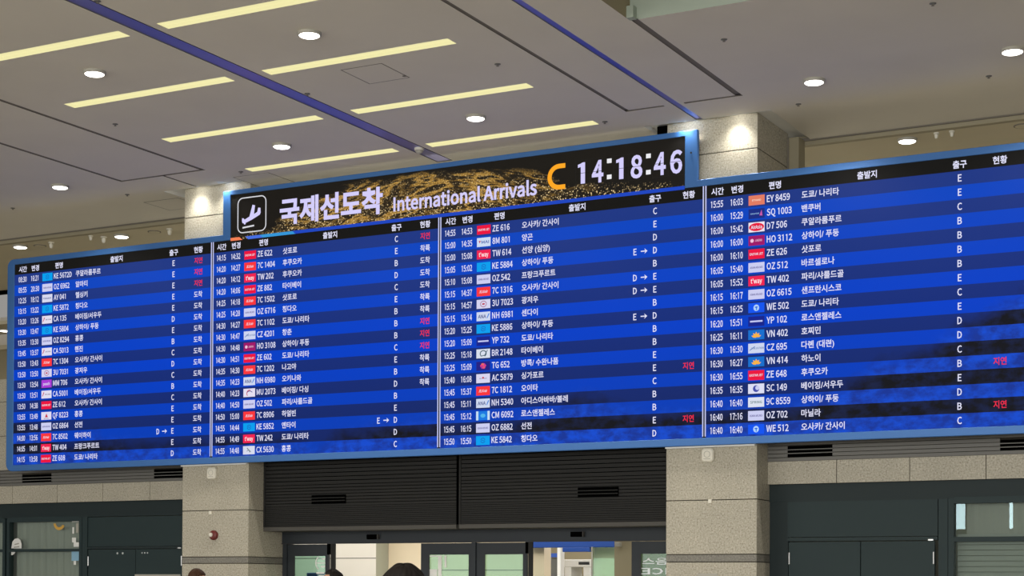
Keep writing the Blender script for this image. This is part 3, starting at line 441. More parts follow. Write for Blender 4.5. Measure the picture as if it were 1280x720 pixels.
GLYPHS_TITLE = r"""_ 220 |
0 544 48 578,134 715,273 762,410 715,497 579,526 362,497 143,411 4,273 -44,134 4,48 143,19 362,364 524,323 607,273 629,222 607,182 524,165 362,182 198,222 114,273 92,323 114,364 198,380 362|1 3 2,0 3 1,0 14 3,14 4 3,0 15 14,13 4 14,0 16 15,12 4 13,12 5 4,11 16 0,23 5 12,11 17 16,23 6 5,10 17 11,10 18 17,22 6 23,10 19 18,21 6 22,9 19 10,21 7 6,9 20 19,20 7 21,9 7 20,9 8 7
1 544 218 104,218 581,89 581,89 691,169 709,214 725,261 748,366 748,366 104,510 104,510 -29,57 -29,57 104|5 7 6,5 8 7,4 1 5,1 8 5,3 1 4,2 1 3,0 8 1,11 0 12,11 8 0,11 9 8,11 10 9
2 544 206 253,310 398,342 518,331 577,298 614,239 629,195 620,153 595,91 534,-3 627,82 706,159 747,252 761,377 732,462 647,491 520,452 363,350 208,253 106,215 103,256 106,296 107,524 107,524 -29,14 -29,14 65|11 13 12,10 13 11,10 14 13,9 14 10,9 5 14,5 4 14,4 15 14,9 6 5,8 7 9,7 6 9,3 15 4,2 15 3,2 16 15,1 16 2,0 16 1,0 17 16,25 17 0,25 19 17,19 18 17,20 22 21,20 23 22,19 23 20,25 23 19,24 23 25
3 544 71 186,138 128,189 102,251 92,314 105,353 140,368 195,352 253,295 293,145 314,145 433,280 454,329 492,343 545,332 590,303 618,251 629,206 622,163 601,99 548,13 651,97 715,170 749,256 761,376 738,463 666,495 553,476 462,424 394,367 362,367 394,432 364,495 293,520 191,484 65,388 -15,259 -43,150 -27,68 13,-12 83|22 24 23,21 24 22,21 25 24,20 25 21,20 16 25,16 15 25,15 26 25,19 18 20,18 17 20,17 16 20,14 26 15,13 26 14,13 27 26,12 27 13,11 27 12,11 28 27,10 28 11,9 30 10,30 28 10,30 29 28,9 31 30,9 32 31,8 32 9,7 32 8,7 33 32,6 33 7,5 33 6,5 34 33,39 1 0,4 34 5,39 2 1,3 34 4,39 3 2,39 34 3,38 34 39,38 35 34,37 35 38,37 36 35
4 544 -10 169,-10 266,303 748,447 748,447 299,543 299,543 169,447 169,447 -29,304 -29,304 169,305 533,307 580,307 591,352 591,342 572,322 536,301 499,168 299,304 299,304 490|1 3 2,1 13 3,13 14 3,14 4 3,1 12 13,15 4 14,1 11 12,16 4 15,17 4 16,1 17 11,17 20 11,1 18 17,20 4 17,19 4 20,1 19 18,1 4 19,1 5 4,1 6 5,0 6 1,10 6 0,9 7 10,7 6 10,9 8 7
5 544 67 184,133 127,183 102,246 92,310 109,353 155,371 232,355 306,315 349,250 365,216 361,184 349,132 318,54 368,80 748,486 748,486 613,213 613,201 482,190 477,230 488,277 492,399 465,489 378,522 233,484 84,386 -10,258 -43,149 -27,67 11,-14 78|13 17 14,17 15 14,17 16 15,13 19 17,19 18 17,20 22 21,19 22 20,13 22 19,13 23 22,13 9 23,9 8 23,8 24 23,12 11 13,11 10 13,10 9 13,7 24 8,6 24 7,6 25 24,5 25 6,30 1 0,4 25 5,30 2 1,3 25 4,30 3 2,30 25 3,30 26 25,29 26 30,28 26 29,28 27 26
6 544 65 581,172 719,318 761,397 750,460 721,532 660,440 562,390 607,358 623,327 628,251 605,195 525,181 440,171 430,235 464,303 476,423 448,504 360,532 220,500 84,414 -9,295 -43,154 2,59 134,25 343,339 103,373 147,387 221,375 293,342 334,286 349,251 343,209 318,173 279,193 174,236 109,295 89|1 3 2,1 4 3,1 5 4,0 9 1,9 5 1,9 8 5,8 7 5,7 6 5,0 10 9,0 11 10,24 11 0,24 12 11,14 16 15,13 16 14,13 17 16,24 13 12,24 17 13,24 30 17,30 29 17,29 18 17,24 31 30,23 33 24,33 32 24,32 31 24,28 18 29,27 18 28,23 34 33,26 18 27,26 19 18,23 35 34,25 19 26,22 35 23,22 36 35,36 19 25,22 19 36,22 20 19,21 20 22
7 544 19 613,19 748,527 748,527 656,398 447,339 244,314 -29,161 -29,192 250,257 461,346 613|0 2 1,0 3 2,0 10 3,10 4 3,9 4 10,8 4 9,8 5 4,7 5 8,7 6 5
8 544 37 277,92 353,147 392,147 368,106 404,65 467,49 548,80 659,162 733,277 760,397 732,476 654,504 541,486 458,445 391,408 354,408 377,459 340,509 270,529 171,496 61,406 -15,275 -43,143 -15,49 63,15 177,356 586,325 619,275 632,231 622,202 593,191 548,209 493,259 452,316 426,339 452,360 493,367 534,362 237,303 282,228 315,195 286,165 240,155 188,170 134,212 98,276 84,335 97,370 128,383 175|8 10 9,7 10 8,7 11 10,6 29 7,29 28 7,28 11 7,28 27 11,27 12 11,6 30 29,26 12 27,6 31 30,37 12 26,6 32 31,5 32 6,37 13 12,36 13 37,5 33 32,35 13 36,4 33 5,35 14 13,34 14 35,4 34 33,4 14 34,3 2 4,2 14 4,1 14 2,1 16 14,16 15 14,1 17 16,0 40 1,40 17 1,40 18 17,0 41 40,39 18 40,0 42 41,38 18 39,25 42 0,38 19 18,25 43 42,49 19 38,25 44 43,24 44 25,48 19 49,48 20 19,24 45 44,47 20 48,24 46 45,46 20 47,24 20 46,23 20 24,23 21 20,23 22 21
9 544 103 158,157 112,190 97,225 92,295 114,350 195,364 279,375 290,311 255,240 243,121 272,41 360,13 499,45 635,130 728,249 762,391 719,487 592,521 390,481 145,376 2,233 -43,151 -32,87 -2,15 57,205 616,171 572,157 498,170 426,202 385,257 369,295 377,337 403,374 444,354 548,310 611,250 631|14 16 15,13 16 14,13 36 16,36 17 16,12 25 13,25 36 13,35 17 36,12 26 25,34 17 35,34 18 17,12 27 26,33 18 34,11 27 12,11 28 27,32 18 33,11 29 28,31 18 32,31 7 18,7 19 18,11 30 29,30 7 31,11 7 30,10 7 11,10 8 7,6 19 7,5 19 6,9 8 10,4 19 5,24 1 0,4 20 19,3 20 4,24 2 1,24 3 2,24 20 3,23 20 24,23 21 20,22 21 23
I 287 219 748,219 -29,70 -29,70 748|2 0 3,2 1 0
n 598 190 562,199 484,163 484,210 525,276 562,354 576,462 548,526 463,545 339,545 -29,397 -29,397 324,388 396,365 427,324 438,286 431,247 408,210 373,210 -29,61 -29,61 562|4 6 5,3 6 4,19 2 20,2 0 20,2 1 0,3 7 6,2 7 3,19 17 2,17 16 2,16 15 2,15 14 2,14 7 2,14 13 7,13 8 7,12 8 13,11 8 12,19 18 17,11 9 8,10 9 11
t 370 76 430,-3 430,-3 555,83 560,93 712,224 712,224 562,370 562,370 430,224 430,224 164,231 118,246 98,280 90,293 91,310 95,358 114,392 -13,331 -31,295 -39,255 -42,151 -17,92 59,76 163|3 5 4,3 6 5,3 7 6,3 8 7,2 8 3,1 8 2,0 8 1,23 9 0,9 8 0,23 10 9,23 11 10,22 11 23,22 12 11,15 17 16,22 13 12,14 17 15,13 17 14,22 17 13,21 17 22,21 18 17,20 18 21,20 19 18
e 543 59 430,157 538,289 577,422 541,505 441,531 298,531 276,529 257,524 216,177 216,192 161,242 108,318 89,358 93,396 105,461 141,520 29,442 -13,379 -34,304 -43,161 -6,59 101,21 266,380 387,346 430,291 444,236 429,192 383,178 338,389 338|1 3 2,1 4 3,0 25 1,25 4 1,0 26 25,24 4 25,24 5 4,22 26 0,23 5 24,22 27 26,29 5 23,22 28 27,22 29 28,22 5 29,22 6 5,22 7 6,21 9 22,9 7 22,9 8 7,21 10 9,21 11 10,14 16 15,21 12 11,13 16 14,20 12 21,12 16 13,20 16 12,20 17 16,19 17 20,19 18 17
r 380 191 562,199 465,160 465,196 515,256 560,323 576,351 574,374 570,416 552,388 420,342 433,330 435,317 436,281 427,244 395,210 334,210 -29,61 -29,61 562|4 6 5,4 7 6,4 8 7,17 2 18,2 0 18,2 1 0,3 8 4,3 9 8,2 11 3,11 10 3,10 9 3,17 15 2,15 14 2,14 13 2,13 12 2,12 11 2,17 16 15
a 552 68 255,188 328,351 361,347 392,323 427,272 442,223 435,174 416,104 374,41 488,124 535,200 564,291 576,412 545,483 455,503 330,503 -29,374 -29,366 34,399 34,350 0,285 -31,212 -43,119 -22,52 41,27 140,355 242,253 221,190 185,175 143,183 112,203 96,238 90,278 96,319 116,355 144|11 13 12,10 13 11,10 14 13,9 14 10,8 7 9,7 6 9,6 5 9,5 14 9,5 4 14,4 15 14,3 15 4,2 15 3,1 15 2,1 26 15,26 16 15,0 26 1,25 27 0,27 26 0,35 16 26,25 28 27,25 29 28,34 16 35,25 30 29,24 30 25,33 19 34,19 16 34,24 31 30,32 19 33,24 32 31,24 19 32,23 18 24,18 19 24,23 20 18,20 17 18,20 16 19,23 21 20,17 16 20,22 21 23
i 270 57 747,90 779,135 790,181 779,214 748,225 702,214 655,181 623,135 612,89 623,57 656,46 702,210 562,210 -29,61 -29,61 562|14 12 15,14 13 12,1 3 2,1 4 3,0 4 1,0 5 4,11 5 0,11 6 5,10 6 11,9 6 10,9 7 6,8 7 9
o 594 59 432,160 539,297 577,435 539,535 432,573 266,535 101,434 -6,297 -43,160 -6,59 101,21 266,405 361,360 420,297 440,234 420,190 361,173 266,190 170,234 113,297 93,360 113,405 171,422 266|1 3 2,0 3 1,0 14 3,14 4 3,0 15 14,13 4 14,13 5 4,11 15 0,11 16 15,12 5 13,11 17 16,23 5 12,22 5 23,11 18 17,10 18 11,22 6 5,21 6 22,10 19 18,20 6 21,10 20 19,9 20 10,20 7 6,9 7 20,8 7 9
l 278 61 810,210 810,210 102,212 89,211 91,209 91,208 91,212 92,247 98,270 -26,229 -37,209 -41,181 -42,113 -25,72 30,61 104|15 1 0,15 2 1,14 2 15,14 6 2,6 5 2,5 4 2,4 3 2,7 9 8,6 9 7,14 9 6,13 9 14,12 9 13,12 10 9,12 11 10
A 596 369 748,633 -29,474 -29,406 190,186 190,117 -29,-37 -29,226 748,343 393,317 474,293 555,276 616,316 616,299 555,276 474,251 393,227 321,365 321|6 11 7,11 0 7,11 12 0,12 1 0,6 10 11,13 1 12,6 14 10,14 9 10,14 9 13,9 1 13,8 1 9,6 15 14,17 1 8,6 16 15,6 4 16,4 17 16,4 3 17,3 1 17,6 5 4,2 1 3
v 511 127 562,234 238,251 186,267 133,277 102,238 102,248 133,265 186,281 238,389 562,540 562,331 -29,184 -29,-29 562|12 0 13,12 1 0,8 10 9,8 11 10,12 2 1,7 11 8,12 6 2,6 3 2,6 3 7,3 11 7,12 5 6,4 11 3,12 4 5,12 11 4
s 459 68 161,137 113,182 93,232 87,278 96,300 115,306 138,295 166,259 191,204 214,127 248,59 304,30 395,56 488,131 553,243 576,314 566,377 542,451 492,372 390,315 427,281 442,246 447,203 438,183 421,177 401,186 377,218 356,272 334,352 300,423 243,453 145,426 49,349 -18,230 -43,148 -32,75 -3,-10 53|14 16 15,14 17 16,13 17 14,13 18 17,13 21 18,21 20 18,20 19 18,12 23 13,23 22 13,22 21 13,12 24 23,12 25 24,12 26 25,11 26 12,11 27 26,11 28 27,11 29 28,10 29 11,10 30 29,9 30 10,9 31 30,8 31 9,7 31 8,6 31 7,37 1 0,6 32 31,5 32 6,4 32 5,37 2 1,3 32 4,37 3 2,37 32 3,36 32 37,36 33 32,35 33 36,35 34 33"""


def read_glyphs(src):
    d = {}
    for line in src.strip().split('\n'):
        ch, adv, rest = line.split(' ', 2)
        a, b = rest.split('|')
        pts = [tuple(int(q) for q in p.split()) for p in a.split(',')] if a.strip() else []
        fcs = [tuple(int(q) for q in p.split()) for p in b.split(',')] if b.strip() else []
        d[' ' if ch == '_' else ch] = (int(adv), pts, fcs)
    return d


FONT = {False: read_glyphs(GLYPHS_TEXT), True: read_glyphs(GLYPHS_TITLE)}
for _b, (xa, xb) in ((False, (222, 350)), (True, (208, 368))):          # a plain figure one: flag and stem
    w_ = 10 if _b else 0
    FONT[_b]['1'] = (544, [(xa, 0), (xb, 0), (xb, 733), (xb - 92, 733), (xa, 700), (110 - w_, 668), (110 - w_, 572 - w_), (xa, 594 - w_)],
                     [(0, 1, 7), (1, 2, 7), (2, 3, 7), (3, 4, 7), (4, 5, 7), (5, 6, 7)])


def lat(mb, s, x, z, cap, m, y, align='L', xs=1.0, width=None, bold=False, base=False, height=None, mirror=False):
    k = (height or cap) / 733; kx = cap / 733 * xs
    font = FONT[bold]; pen = 0; V, F_ = [], []
    for ch in s:
        adv, pts, fcs = font.get(ch) or FONT[not bold][ch]
        b = len(V)
        V += [(pen + px_, py_) for px_, py_ in pts]
        F_ += [tuple(b + i for i in f_) for f_ in fcs]
        pen += adv
    lo = min(v[0] for v in V); hi = max(v[0] for v in V)
    if width: kx = width / (hi - lo)
    x0 = {'L': x, 'C': x - kx * (hi - lo) / 2, 'R': x - kx * (hi - lo)}[align]
    zz = z if base else z - k * 733 / 2
    if mirror:
        mb.mesh([(x0 + kx * (hi - p), y, zz + k * q) for p, q in V], [f_[::-1] for f_ in F_], m)
    else:
        mb.mesh([(x0 + kx * (p - lo), y, zz + k * q) for p, q in V], F_, m)


# ================================================================== STRUCTURE
ZC = 9.2                                   # hall ceiling height
CX = ((-7.132, -5.555), (2.987, 4.564))    # the two granite columns

# floor
f = MB(); f.box(-40, 40, -40, 16, -0.12, 0.0, 'floor'); struct(f, 'floor')

# --- ceiling with every recess cut into it
holes = []                                  # x0, x1, y0, y1
recs = []                                   # the linings of those recesses


def recess(x0, x1, y0, y1, depth, top, side, hole=True):
    if hole: holes.append((x0, x1, y0, y1))
    recs.append((x0, x1, y0, y1, depth, top, side))


TROUGH = [(xa, xb, yc) for xa, xb in ((-4.955, -1.775), (-1.105, 2.085)) for yc in (-7.915, -5.555, -3.195, -0.865)]
for xa, xb, yc in TROUGH:
    holes.append((xa, xb, yc - 0.125, yc + 0.125))
recess(-1.565, -1.275, -30, 0.22, 0.012, 'strip', 'louver')
recess(-1.275, -1.255, -30, 0.22, 0.04, 'black', 'black')
recess(3.605, 3.72, -30, -0.26, 0.012, 'strip', 'louver')
G = 0.042
recess(-7.62 - G, -7.62 + G, -30, -1.30, 0.014, 'groove', 'groove')
recess(-5.69 - G, -5.69 + G, -30, -1.30, 0.014, 'groove', 'groove')
recess(-7.655, -5.655, -1.30, -1.225, 0.014, 'groove', 'groove')
recess(-6.655, -6.60, -1.225, -0.27, 0.014, 'groove', 'groove')
recess(2.785, 2.855, -30, -1.275, 0.014, 'groove', 'groove')
recess(2.785, 3.455, -1.275, -1.205, 0.014, 'groove', 'groove')
recess(3.80, 4.76, -1.275, -1.205, 0.014, 'groove', 'groove')
recess(4.66, 4.76, -5.2, -1.275, 0.014, 'groove', 'groove')
for a, b in CX:                             # lamp recess round each column head
    holes.append((a - 0.31, b + 0.31, -0.26, 1.78))
COF = (4.64, 12.4, -9.4, -5.2)
holes.append(COF)
XS = sorted({-34.0, 20.0} | {h[0] for h in holes} | {h[1] for h in holes})
YS = sorted({-38.0, 1.78} | {h[2] for h in holes} | {h[3] for h in holes})
c = MB()
for i in range(len(XS) - 1):
    for j in range(len(YS) - 1):
        mx, my = (XS[i] + XS[i + 1]) / 2, (YS[j] + YS[j + 1]) / 2
        if any(h[0] < mx < h[1] and h[2] < my < h[3] for h in holes): continue
        c.quad_xy(XS[i], XS[i + 1], YS[j], YS[j + 1], ZC, 'ceiling')
for a, b in CX:
    x0, x1, y0, y1 = a - 0.31, b + 0.31, -0.26, 1.78
    zt = ZC + 0.07
    c.quad_xy(x0, x1, y0, y1, zt, 'white')
    c.face([(x0, y0, ZC), (x0, y0, zt), (x0, y1, zt), (x0, y1, ZC)], 'white')
    c.face([(x1, y0, ZC), (x1, y1, ZC), (x1, y1, zt), (x1, y0, zt)], 'white')
    c.face([(x0, y0, ZC), (x1, y0, ZC), (x1, y0, zt), (x0, y0, zt)], 'white')
# the slab over the ceiling keeps the void above dark
c.face([(-34, -38, ZC + 1.5), (20, -38, ZC + 1.5), (20, 1.78, ZC + 1.5), (-34, 1.78, ZC + 1.5)], 'black')
struct(c, 'ceiling')

n = 0
for x0, x1, y0, y1, dp, top, side in recs:
    n += 1
    m_ = MB(); zt = ZC + dp
    m_.quad_xy(x0, x1, y0, y1, zt, top)
    m_.face([(x0, y0, ZC), (x0, y0, zt), (x0, y1, zt), (x0, y1, ZC)], side)
    m_.face([(x1, y0, ZC), (x1, y1, ZC), (x1, y1, zt), (x1, y0, zt)], side)
    m_.face([(x0, y0, ZC), (x1, y0, ZC), (x1, y0, zt), (x0, y0, zt)], side)
    m_.face([(x0, y1, ZC), (x0, y1, zt), (x1, y1, zt), (x1, y1, ZC)], side)
    struct(m_, 'trim_%d' % n)

# raised coffer at the right
x0, x1, y0, y1 = COF; zt = ZC + 1.35
m_ = MB()
m_.quad_xy(x0, x1, y0, y1, zt, 'coffer')
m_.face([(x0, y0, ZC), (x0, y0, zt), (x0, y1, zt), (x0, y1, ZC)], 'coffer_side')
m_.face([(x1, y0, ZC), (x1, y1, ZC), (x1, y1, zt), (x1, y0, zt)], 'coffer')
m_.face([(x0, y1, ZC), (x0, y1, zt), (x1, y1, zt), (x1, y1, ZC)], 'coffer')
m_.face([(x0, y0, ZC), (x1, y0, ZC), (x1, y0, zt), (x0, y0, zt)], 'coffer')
m_.box(x0, x0 + 0.10, y1 - 0.12, y1, ZC, ZC + 0.16, 'coffer')
n += 1; struct(m_, 'trim_%d' % n)
area('coffer_fill', (8.6, -7.4, ZC + 1.3), (0, 0, 0), 5, 1.5, 9, (0.95, 1.0, 0.93))  # added fill light to brighten the coffer, no fixture there

# rear ceiling behind the columns: fascia, lower soffit, then the dim upper hall
m_ = MB()
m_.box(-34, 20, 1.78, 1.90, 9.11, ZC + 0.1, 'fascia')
m_.box(-34, 20, 1.74, 1.78, ZC - 0.02, ZC + 0.03, 'groove')
n += 1; struct(m_, 'trim_%d' % n)
m_ = MB()
m_.box(-34, 20, 1.90, 6.2, 9.11, 9.19, 'ceiling_rear')
m_.box(-34, 20, 6.2, 6.35, 9.03, 9.19, 'black')
struct(m_, 'ceiling.001')
# far hall seen past the left end of the board
m_ = MB()
m_.box(-34, 20, 11.9, 12.1, 0, 9.6, 'olive')
m_.box(-34, -10, 11.80, 11.9, 8.75, 9.6, 'hall_wall')
m_.box(-34, -10, 11.70, 11.9, 8.62, 8.75, 'ceiling_rear')
struct(m_, 'wall_back')
m_ = MB()
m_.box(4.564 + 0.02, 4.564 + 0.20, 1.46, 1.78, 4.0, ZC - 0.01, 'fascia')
m_.box(4.564 + 0.0, 4.564 + 0.03, 1.44, 1.78, 4.0, ZC - 0.01, 'groove')
n += 1; struct(m_, 'trim_%d' % n)

# --- columns
JOINTS = [0.30, 1.16, 2.0, 2.125, 3.013, 3.96, 4.906, 5.852, 6.798, 7.744, 8.69]
for a, b in CX:
    m_ = MB()
    m_.box(a + 0.012, b - 0.012, 0.012, 1.50, 0, ZC + 0.07, 'joint')
    zs = [0.0] + JOINTS + [ZC + 0.068]
    for k in range(len(zs) - 1):
        g0 = 0.0 if k == 0 else 0.007
        m_.box(a, b, 0.0, 1.497, zs[k] + g0, zs[k + 1] - (0.007 if k < len(zs) - 2 else 0), 'granite_dark' if zs[k] == 2.0 else 'granite')
    o = m_.build('stone_column', bevel=0.006)
    tag(o, 'square beige granite column under the %s of the blue board frame' % ('left step' if a < 0 else 'right step'), 'column', kind='structure')


# --- side facades (left and right of the columns), plane Y = 0.5
def facade(name, xa, xb, joints, vents, z_top):
    m_ = MB()
    m_.box(xa, xb, 0.54, 1.3, 3.30, z_top, 'joint')
    # stone band
    js = [xa] + joints + [xb]
    for k in range(len(js) - 1):
        m_.box(js[k] + 0.006, js[k + 1] - 0.006, 0.5, 0.56, 3.275, 3.642, 'granite')
    # cladding above the louvers
    x = xa
    edges = [xa] + [j for j in joints] + [xb]
    for r_ in range(3):
        z0 = 3.985 + r_ * 0.72
        for k in range(len(edges) - 1):
            if z0 + 0.1 < z_top:
                m_.box(edges[k] + 0.005, edges[k + 1] - 0.005, 0.5, 0.56, z0, min(z0 + 0.71, z_top), 'granite')
    struct(m_, name)
    # louver band
    l = MB()
    z = 3.648
    while z < 3.97:
        segs = [(xa, xb)]
        if 3.70 < z < 3.86:
            for v0, v1 in vents:
                segs = [s2 for s0, s1 in segs for s2 in ((s0, min(s1, v0)), (max(s0, v1), s1)) if s2[1] - s2[0] > 0.01]
        for s0, s1 in segs:
            l.box(s0, s1, 0.505, 0.545, z, z + 0.053, 'louver')
        z += 0.064
    global n
    n += 1; struct(l, 'trim_%d' % n)


VL = [(-11.79, -10.975), (-8.27, -7.455)]
VR = [(4.905, 5.66), (8.305, 9.10)]
facade('wall_left', -16.0, -7.132, [-14.5, -13.29, -12.05, -10.81, -9.587, -8.364], VL, 5.9)
facade('wall_right', 4.564, 11.5, [5.73, 6.911, 8.095, 9.28, 10.4], VR, 5.9)


def vent(x0, x1, y, z0, z1, label, bars, mb_bar):
    t_ = thing('air_vent', label, 'vent', ((x0 + x1) / 2, y, z0), 'slotted air vents over the doors')
    m_ = MB(); m_.box(x0, x1, y + 0.012, y + 0.035, z0, z1, 'black'); m_.build('duct_opening', t_)
    m_ = MB()
    for i in range(1, bars + 1):
        zz = z0 + (z1 - z0) * i / (bars + 1)
        m_.box(x0, x1, y - 0.002, y + 0.012, zz - 0.007, zz + 0.007, mb_bar)
    m_.build('slat', t_)


vent(-11.79, -10.975, 0.505, 3.69, 3.868, 'black slotted vent in the grey louvers over the left-hand window', 2, 'louver')
vent(-8.27, -7.455, 0.505, 3.70, 3.88, 'black slotted vent in the grey louvers touching the left column', 2, 'louver')
vent(4.905, 5.66, 0.505, 3.71, 3.89, 'black slotted vent in the grey louvers just right of the right column', 2, 'louver')
vent(8.305, 9.10, 0.505, 3.70, 3.87, 'black slotted vent in the grey louvers at the right edge of the photo', 2, 'louver')


# --- dark green metal shopfronts below the stone bands
def shop_frame(xa, xb, name):
    m_ = MB()
    m_.box(xa, xb, 0.56, 0.70, 2.995, 3.275, 'green_dark')
    m_.box(xa, xb, 0.545, 0.56, 3.03, 3.05, 'green')
    m_.box(xa, xb, 0.72, 0.80, 0.0, 2.995, 'green_dark')
    return m_


m_ = MB()
m_.box(-16, -7.132, 0.60, 0.72, 2.99, 3.275, 'green_dark')
m_.box(-16, -7.132, 0.575, 0.60, 2.97, 3.02, 'green_dark')
m_.box(-10.27, -10.06, 0.58, 0.72, 0, 2.99, 'green')
m_.box(-10.06, -7.60, 0.60, 0.70, 2.36, 2.96, 'green')
m_.box(-10.06, -7.60, 0.585, 0.70, 2.31, 2.355, 'green_dark')
m_.box(-7.60, -7.132, 0.58, 0.72, 0, 2.99, 'green_dark')
n += 1; struct(m_, 'trim_%d' % n)
m_ = MB()
m_.box(4.564, 11.5, 0.60, 0.72, 2.985, 3.275, 'green_dark')
m_.box(4.564, 4.88, 0.62, 0.72, 0, 2.99, 'green_dark')
m_.box(4.88, 7.33, 0.59, 0.70, 2.41, 2.985, 'green')
m_.box(4.88, 7.33, 0.575, 0.70, 2.345, 2.40, 'green')
m_.box(7.345, 7.49, 0.575, 0.72, 0, 2.985, 'green')
m_.box(7.50, 7.585, 0.565, 0.72, 0, 2.985, 'green')
n += 1; struct(m_, 'trim_%d' % n)


def steel_doors(name, xa, xm, xb, ztop, hinges):
    t_ = thing(name, None, None, ((xa + xb) / 2, 0.6, 0), kind='structure')
    for a, b in ((xa, xm - 0.006), (xm + 0.006, xb)):
        m_ = MB(); m_.box(a, b, 0.585, 0.64, 0.01, ztop, 'green'); m_.build('door_leaf', t_, bevel=0.004)
    for hx in hinges:
        m_ = MB(); m_.lathe((hx, 0.575, 0), [(0.012, 1.97), (0.012, 2.16)], 'steel', n=10); m_.build('hinge', t_)
    m_ = MB(); m_.box(xb - 0.10, xb - 0.02, 0.57, 0.60, ztop + 0.005, ztop + 0.03, 'steel'); m_.build('door_closer', t_)
    m_ = MB(); m_.box(xm - 0.10, xm - 0.07, 0.54, 0.585, 0.95, 1.15, 'steel'); m_.build('handle', t_)
    return t_


dl = steel_doors('door_1', -10.035, -8.79, -7.61, 2.30, (-10.028, -7.615))
m_ = MB()
for k, x in enumerate((-9.26, -9.12)):
    m_.lathe((x, 0.578, 2.22), [(0.022, 0.0), (0.022, 0.006)], 'steel', axis='Y', n=10)
for k, x in enumerate((-8.62, -8.55, -8.48)):
    m_.lathe((x, 0.578, 2.225), [(0.016, 0.0), (0.016, 0.006)], 'steel', axis='Y', n=10)
m_.build('door_stud', dl)
m_ = MB(); m_.box(-8.80, -7.64, 0.574, 0.584, 1.42, 1.795, 'plastic_grey'); m_.build('notice_panel', dl)
dr = steel_doors('door_2', 4.90, 6.10, 7.285, 2.33, (4.915, 7.27))


def window(name, xa, xb, zs, mull, blinds):
    """zs: pane edges (bottom, bar bottom, bar top, top)"""
    t_ = thing(name, None, None, ((xa + xb) / 2, 0.62, 0), kind='structure')
    m_ = MB()
    m_.box(xa - 0.07, xa, 0.57, 0.70, 0.9, zs[3] + 0.08, 'green')
    m_.box(xb, xb + 0.07, 0.57, 0.70, 0.9, zs[3] + 0.08, 'green')
    m_.box(xa, xb, 0.57, 0.70, zs[3], zs[3] + 0.10, 'green')
    m_.box(xa, xb, 0.57, 0.70, zs[1], zs[2], 'green')
    m_.box(xa, xb, 0.57, 0.70, 0.9, zs[0], 'green')
    m_.box(xa - 0.07, xb + 0.07, 0.60, 0.70, 0.0, 0.9, 'green')
    m_.build('window_frame', t_)
    for z0, z1 in ((zs[0], zs[1]), (zs[2], zs[3])):
        m_ = MB(); m_.box(xa, xb, 0.635, 0.643, z0, z1, 'glass'); m_.build('pane', t_)
    return t_


wl = window('window_1', -12.20, -10.27, (1.0, 2.265, 2.32, 2.885), None, None)
wl2 = window('window_2', -15.4, -12.39, (1.0, 2.265, 2.32, 2.885), None, None)
wr = window('window_3', 7.59, 10.4, (1.0, 2.315, 2.39, 2.91), None, None)


def blind(x0, x1, y, z0, z1, label, m, pitch):
    o = MB()
    if pitch:
        z = z0
        while z < z1:
            o.mesh([(x0, y - 0.02, z), (x1, y - 0.02, z), (x1, y + 0.012, z + pitch * 0.92), (x0, y + 0.012, z + pitch * 0.92),
                    (x0, y - 0.016, z), (x1, y - 0.016, z), (x1, y + 0.016, z + pitch * 0.92), (x0, y + 0.016, z + pitch * 0.92)],
                   [(0, 1, 2, 3), (7, 6, 5, 4), (0, 4, 5, 1), (2, 6, 7, 3)], m)
            z += pitch
    else:
        k = int((x1 - x0) / 0.06); vs = []
        for i in range(k + 1):
            x = x0 + (x1 - x0) * i / k
            yy = y + 0.014 * math.sin(i * 1.9) * math.sin(i * 0.37)
            vs += [(x, yy, z0), (x, yy, z1), (x, yy + 0.006, z0), (x, yy + 0.006, z1)]
        fs = []
        for i in range(k):
            b = i * 4
            fs += [(b, b + 4, b + 5, b + 1), (b + 2, b + 3, b + 7, b + 6), (b + 1, b + 5, b + 7, b + 3), (b, b + 2, b + 6, b + 4)]
        o.mesh(vs, fs, m)
    return tag(o.build('window_blind'), label, 'blind')


blind(-12.18, -10.29, 0.78, 1.0, 2.95, 'pale grey roller blind behind the left window', 'blind', 0)
blind(-15.3, -12.42, 0.78, 1.0, 2.95, 'grey roller blind at the very left edge, behind the next window', 'blind', 0)
blind(7.60, 10.3, 0.76, 1.0, 2.37, 'grey slatted blind behind the lower pane of the right window', 'blind_slat', 0.085)
blind(7.72, 10.3, 0.86, 2.37, 2.93, 'thin beige curtain behind the upper pane of the right window', 'blind', 0)
# rooms behind the shopfronts
m_ = MB(); m_.box(-16, -7.3, 1.25, 1.32, 0, 3.3, 'hall_green'); m_.box(4.7, 11.5, 1.25, 1.32, 0, 3.3, 'hall_green')
n += 1; struct(m_, 'trim_%d' % n)
# reflections in the left window, built as flat coloured patches
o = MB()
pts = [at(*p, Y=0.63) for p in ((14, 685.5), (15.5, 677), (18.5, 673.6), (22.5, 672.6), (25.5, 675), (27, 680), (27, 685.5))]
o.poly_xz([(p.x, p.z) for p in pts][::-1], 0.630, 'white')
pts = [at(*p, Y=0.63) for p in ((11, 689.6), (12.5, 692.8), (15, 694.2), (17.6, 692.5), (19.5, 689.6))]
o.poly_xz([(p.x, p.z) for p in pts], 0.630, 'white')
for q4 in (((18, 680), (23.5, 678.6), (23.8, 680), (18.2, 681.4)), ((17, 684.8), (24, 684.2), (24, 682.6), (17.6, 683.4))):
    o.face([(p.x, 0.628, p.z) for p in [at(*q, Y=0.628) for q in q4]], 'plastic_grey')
o.build('white_reflection', wl)
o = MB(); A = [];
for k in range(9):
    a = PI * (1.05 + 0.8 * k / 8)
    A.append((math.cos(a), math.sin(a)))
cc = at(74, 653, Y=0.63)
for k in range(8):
    o.poly_xz([(cc.x + r_ * A[j][0], cc.z + r_ * A[j][1]) for r_, j in ((0.10, k), (0.16, k), (0.16, k + 1), (0.10, k + 1))], 0.630, 'amber')
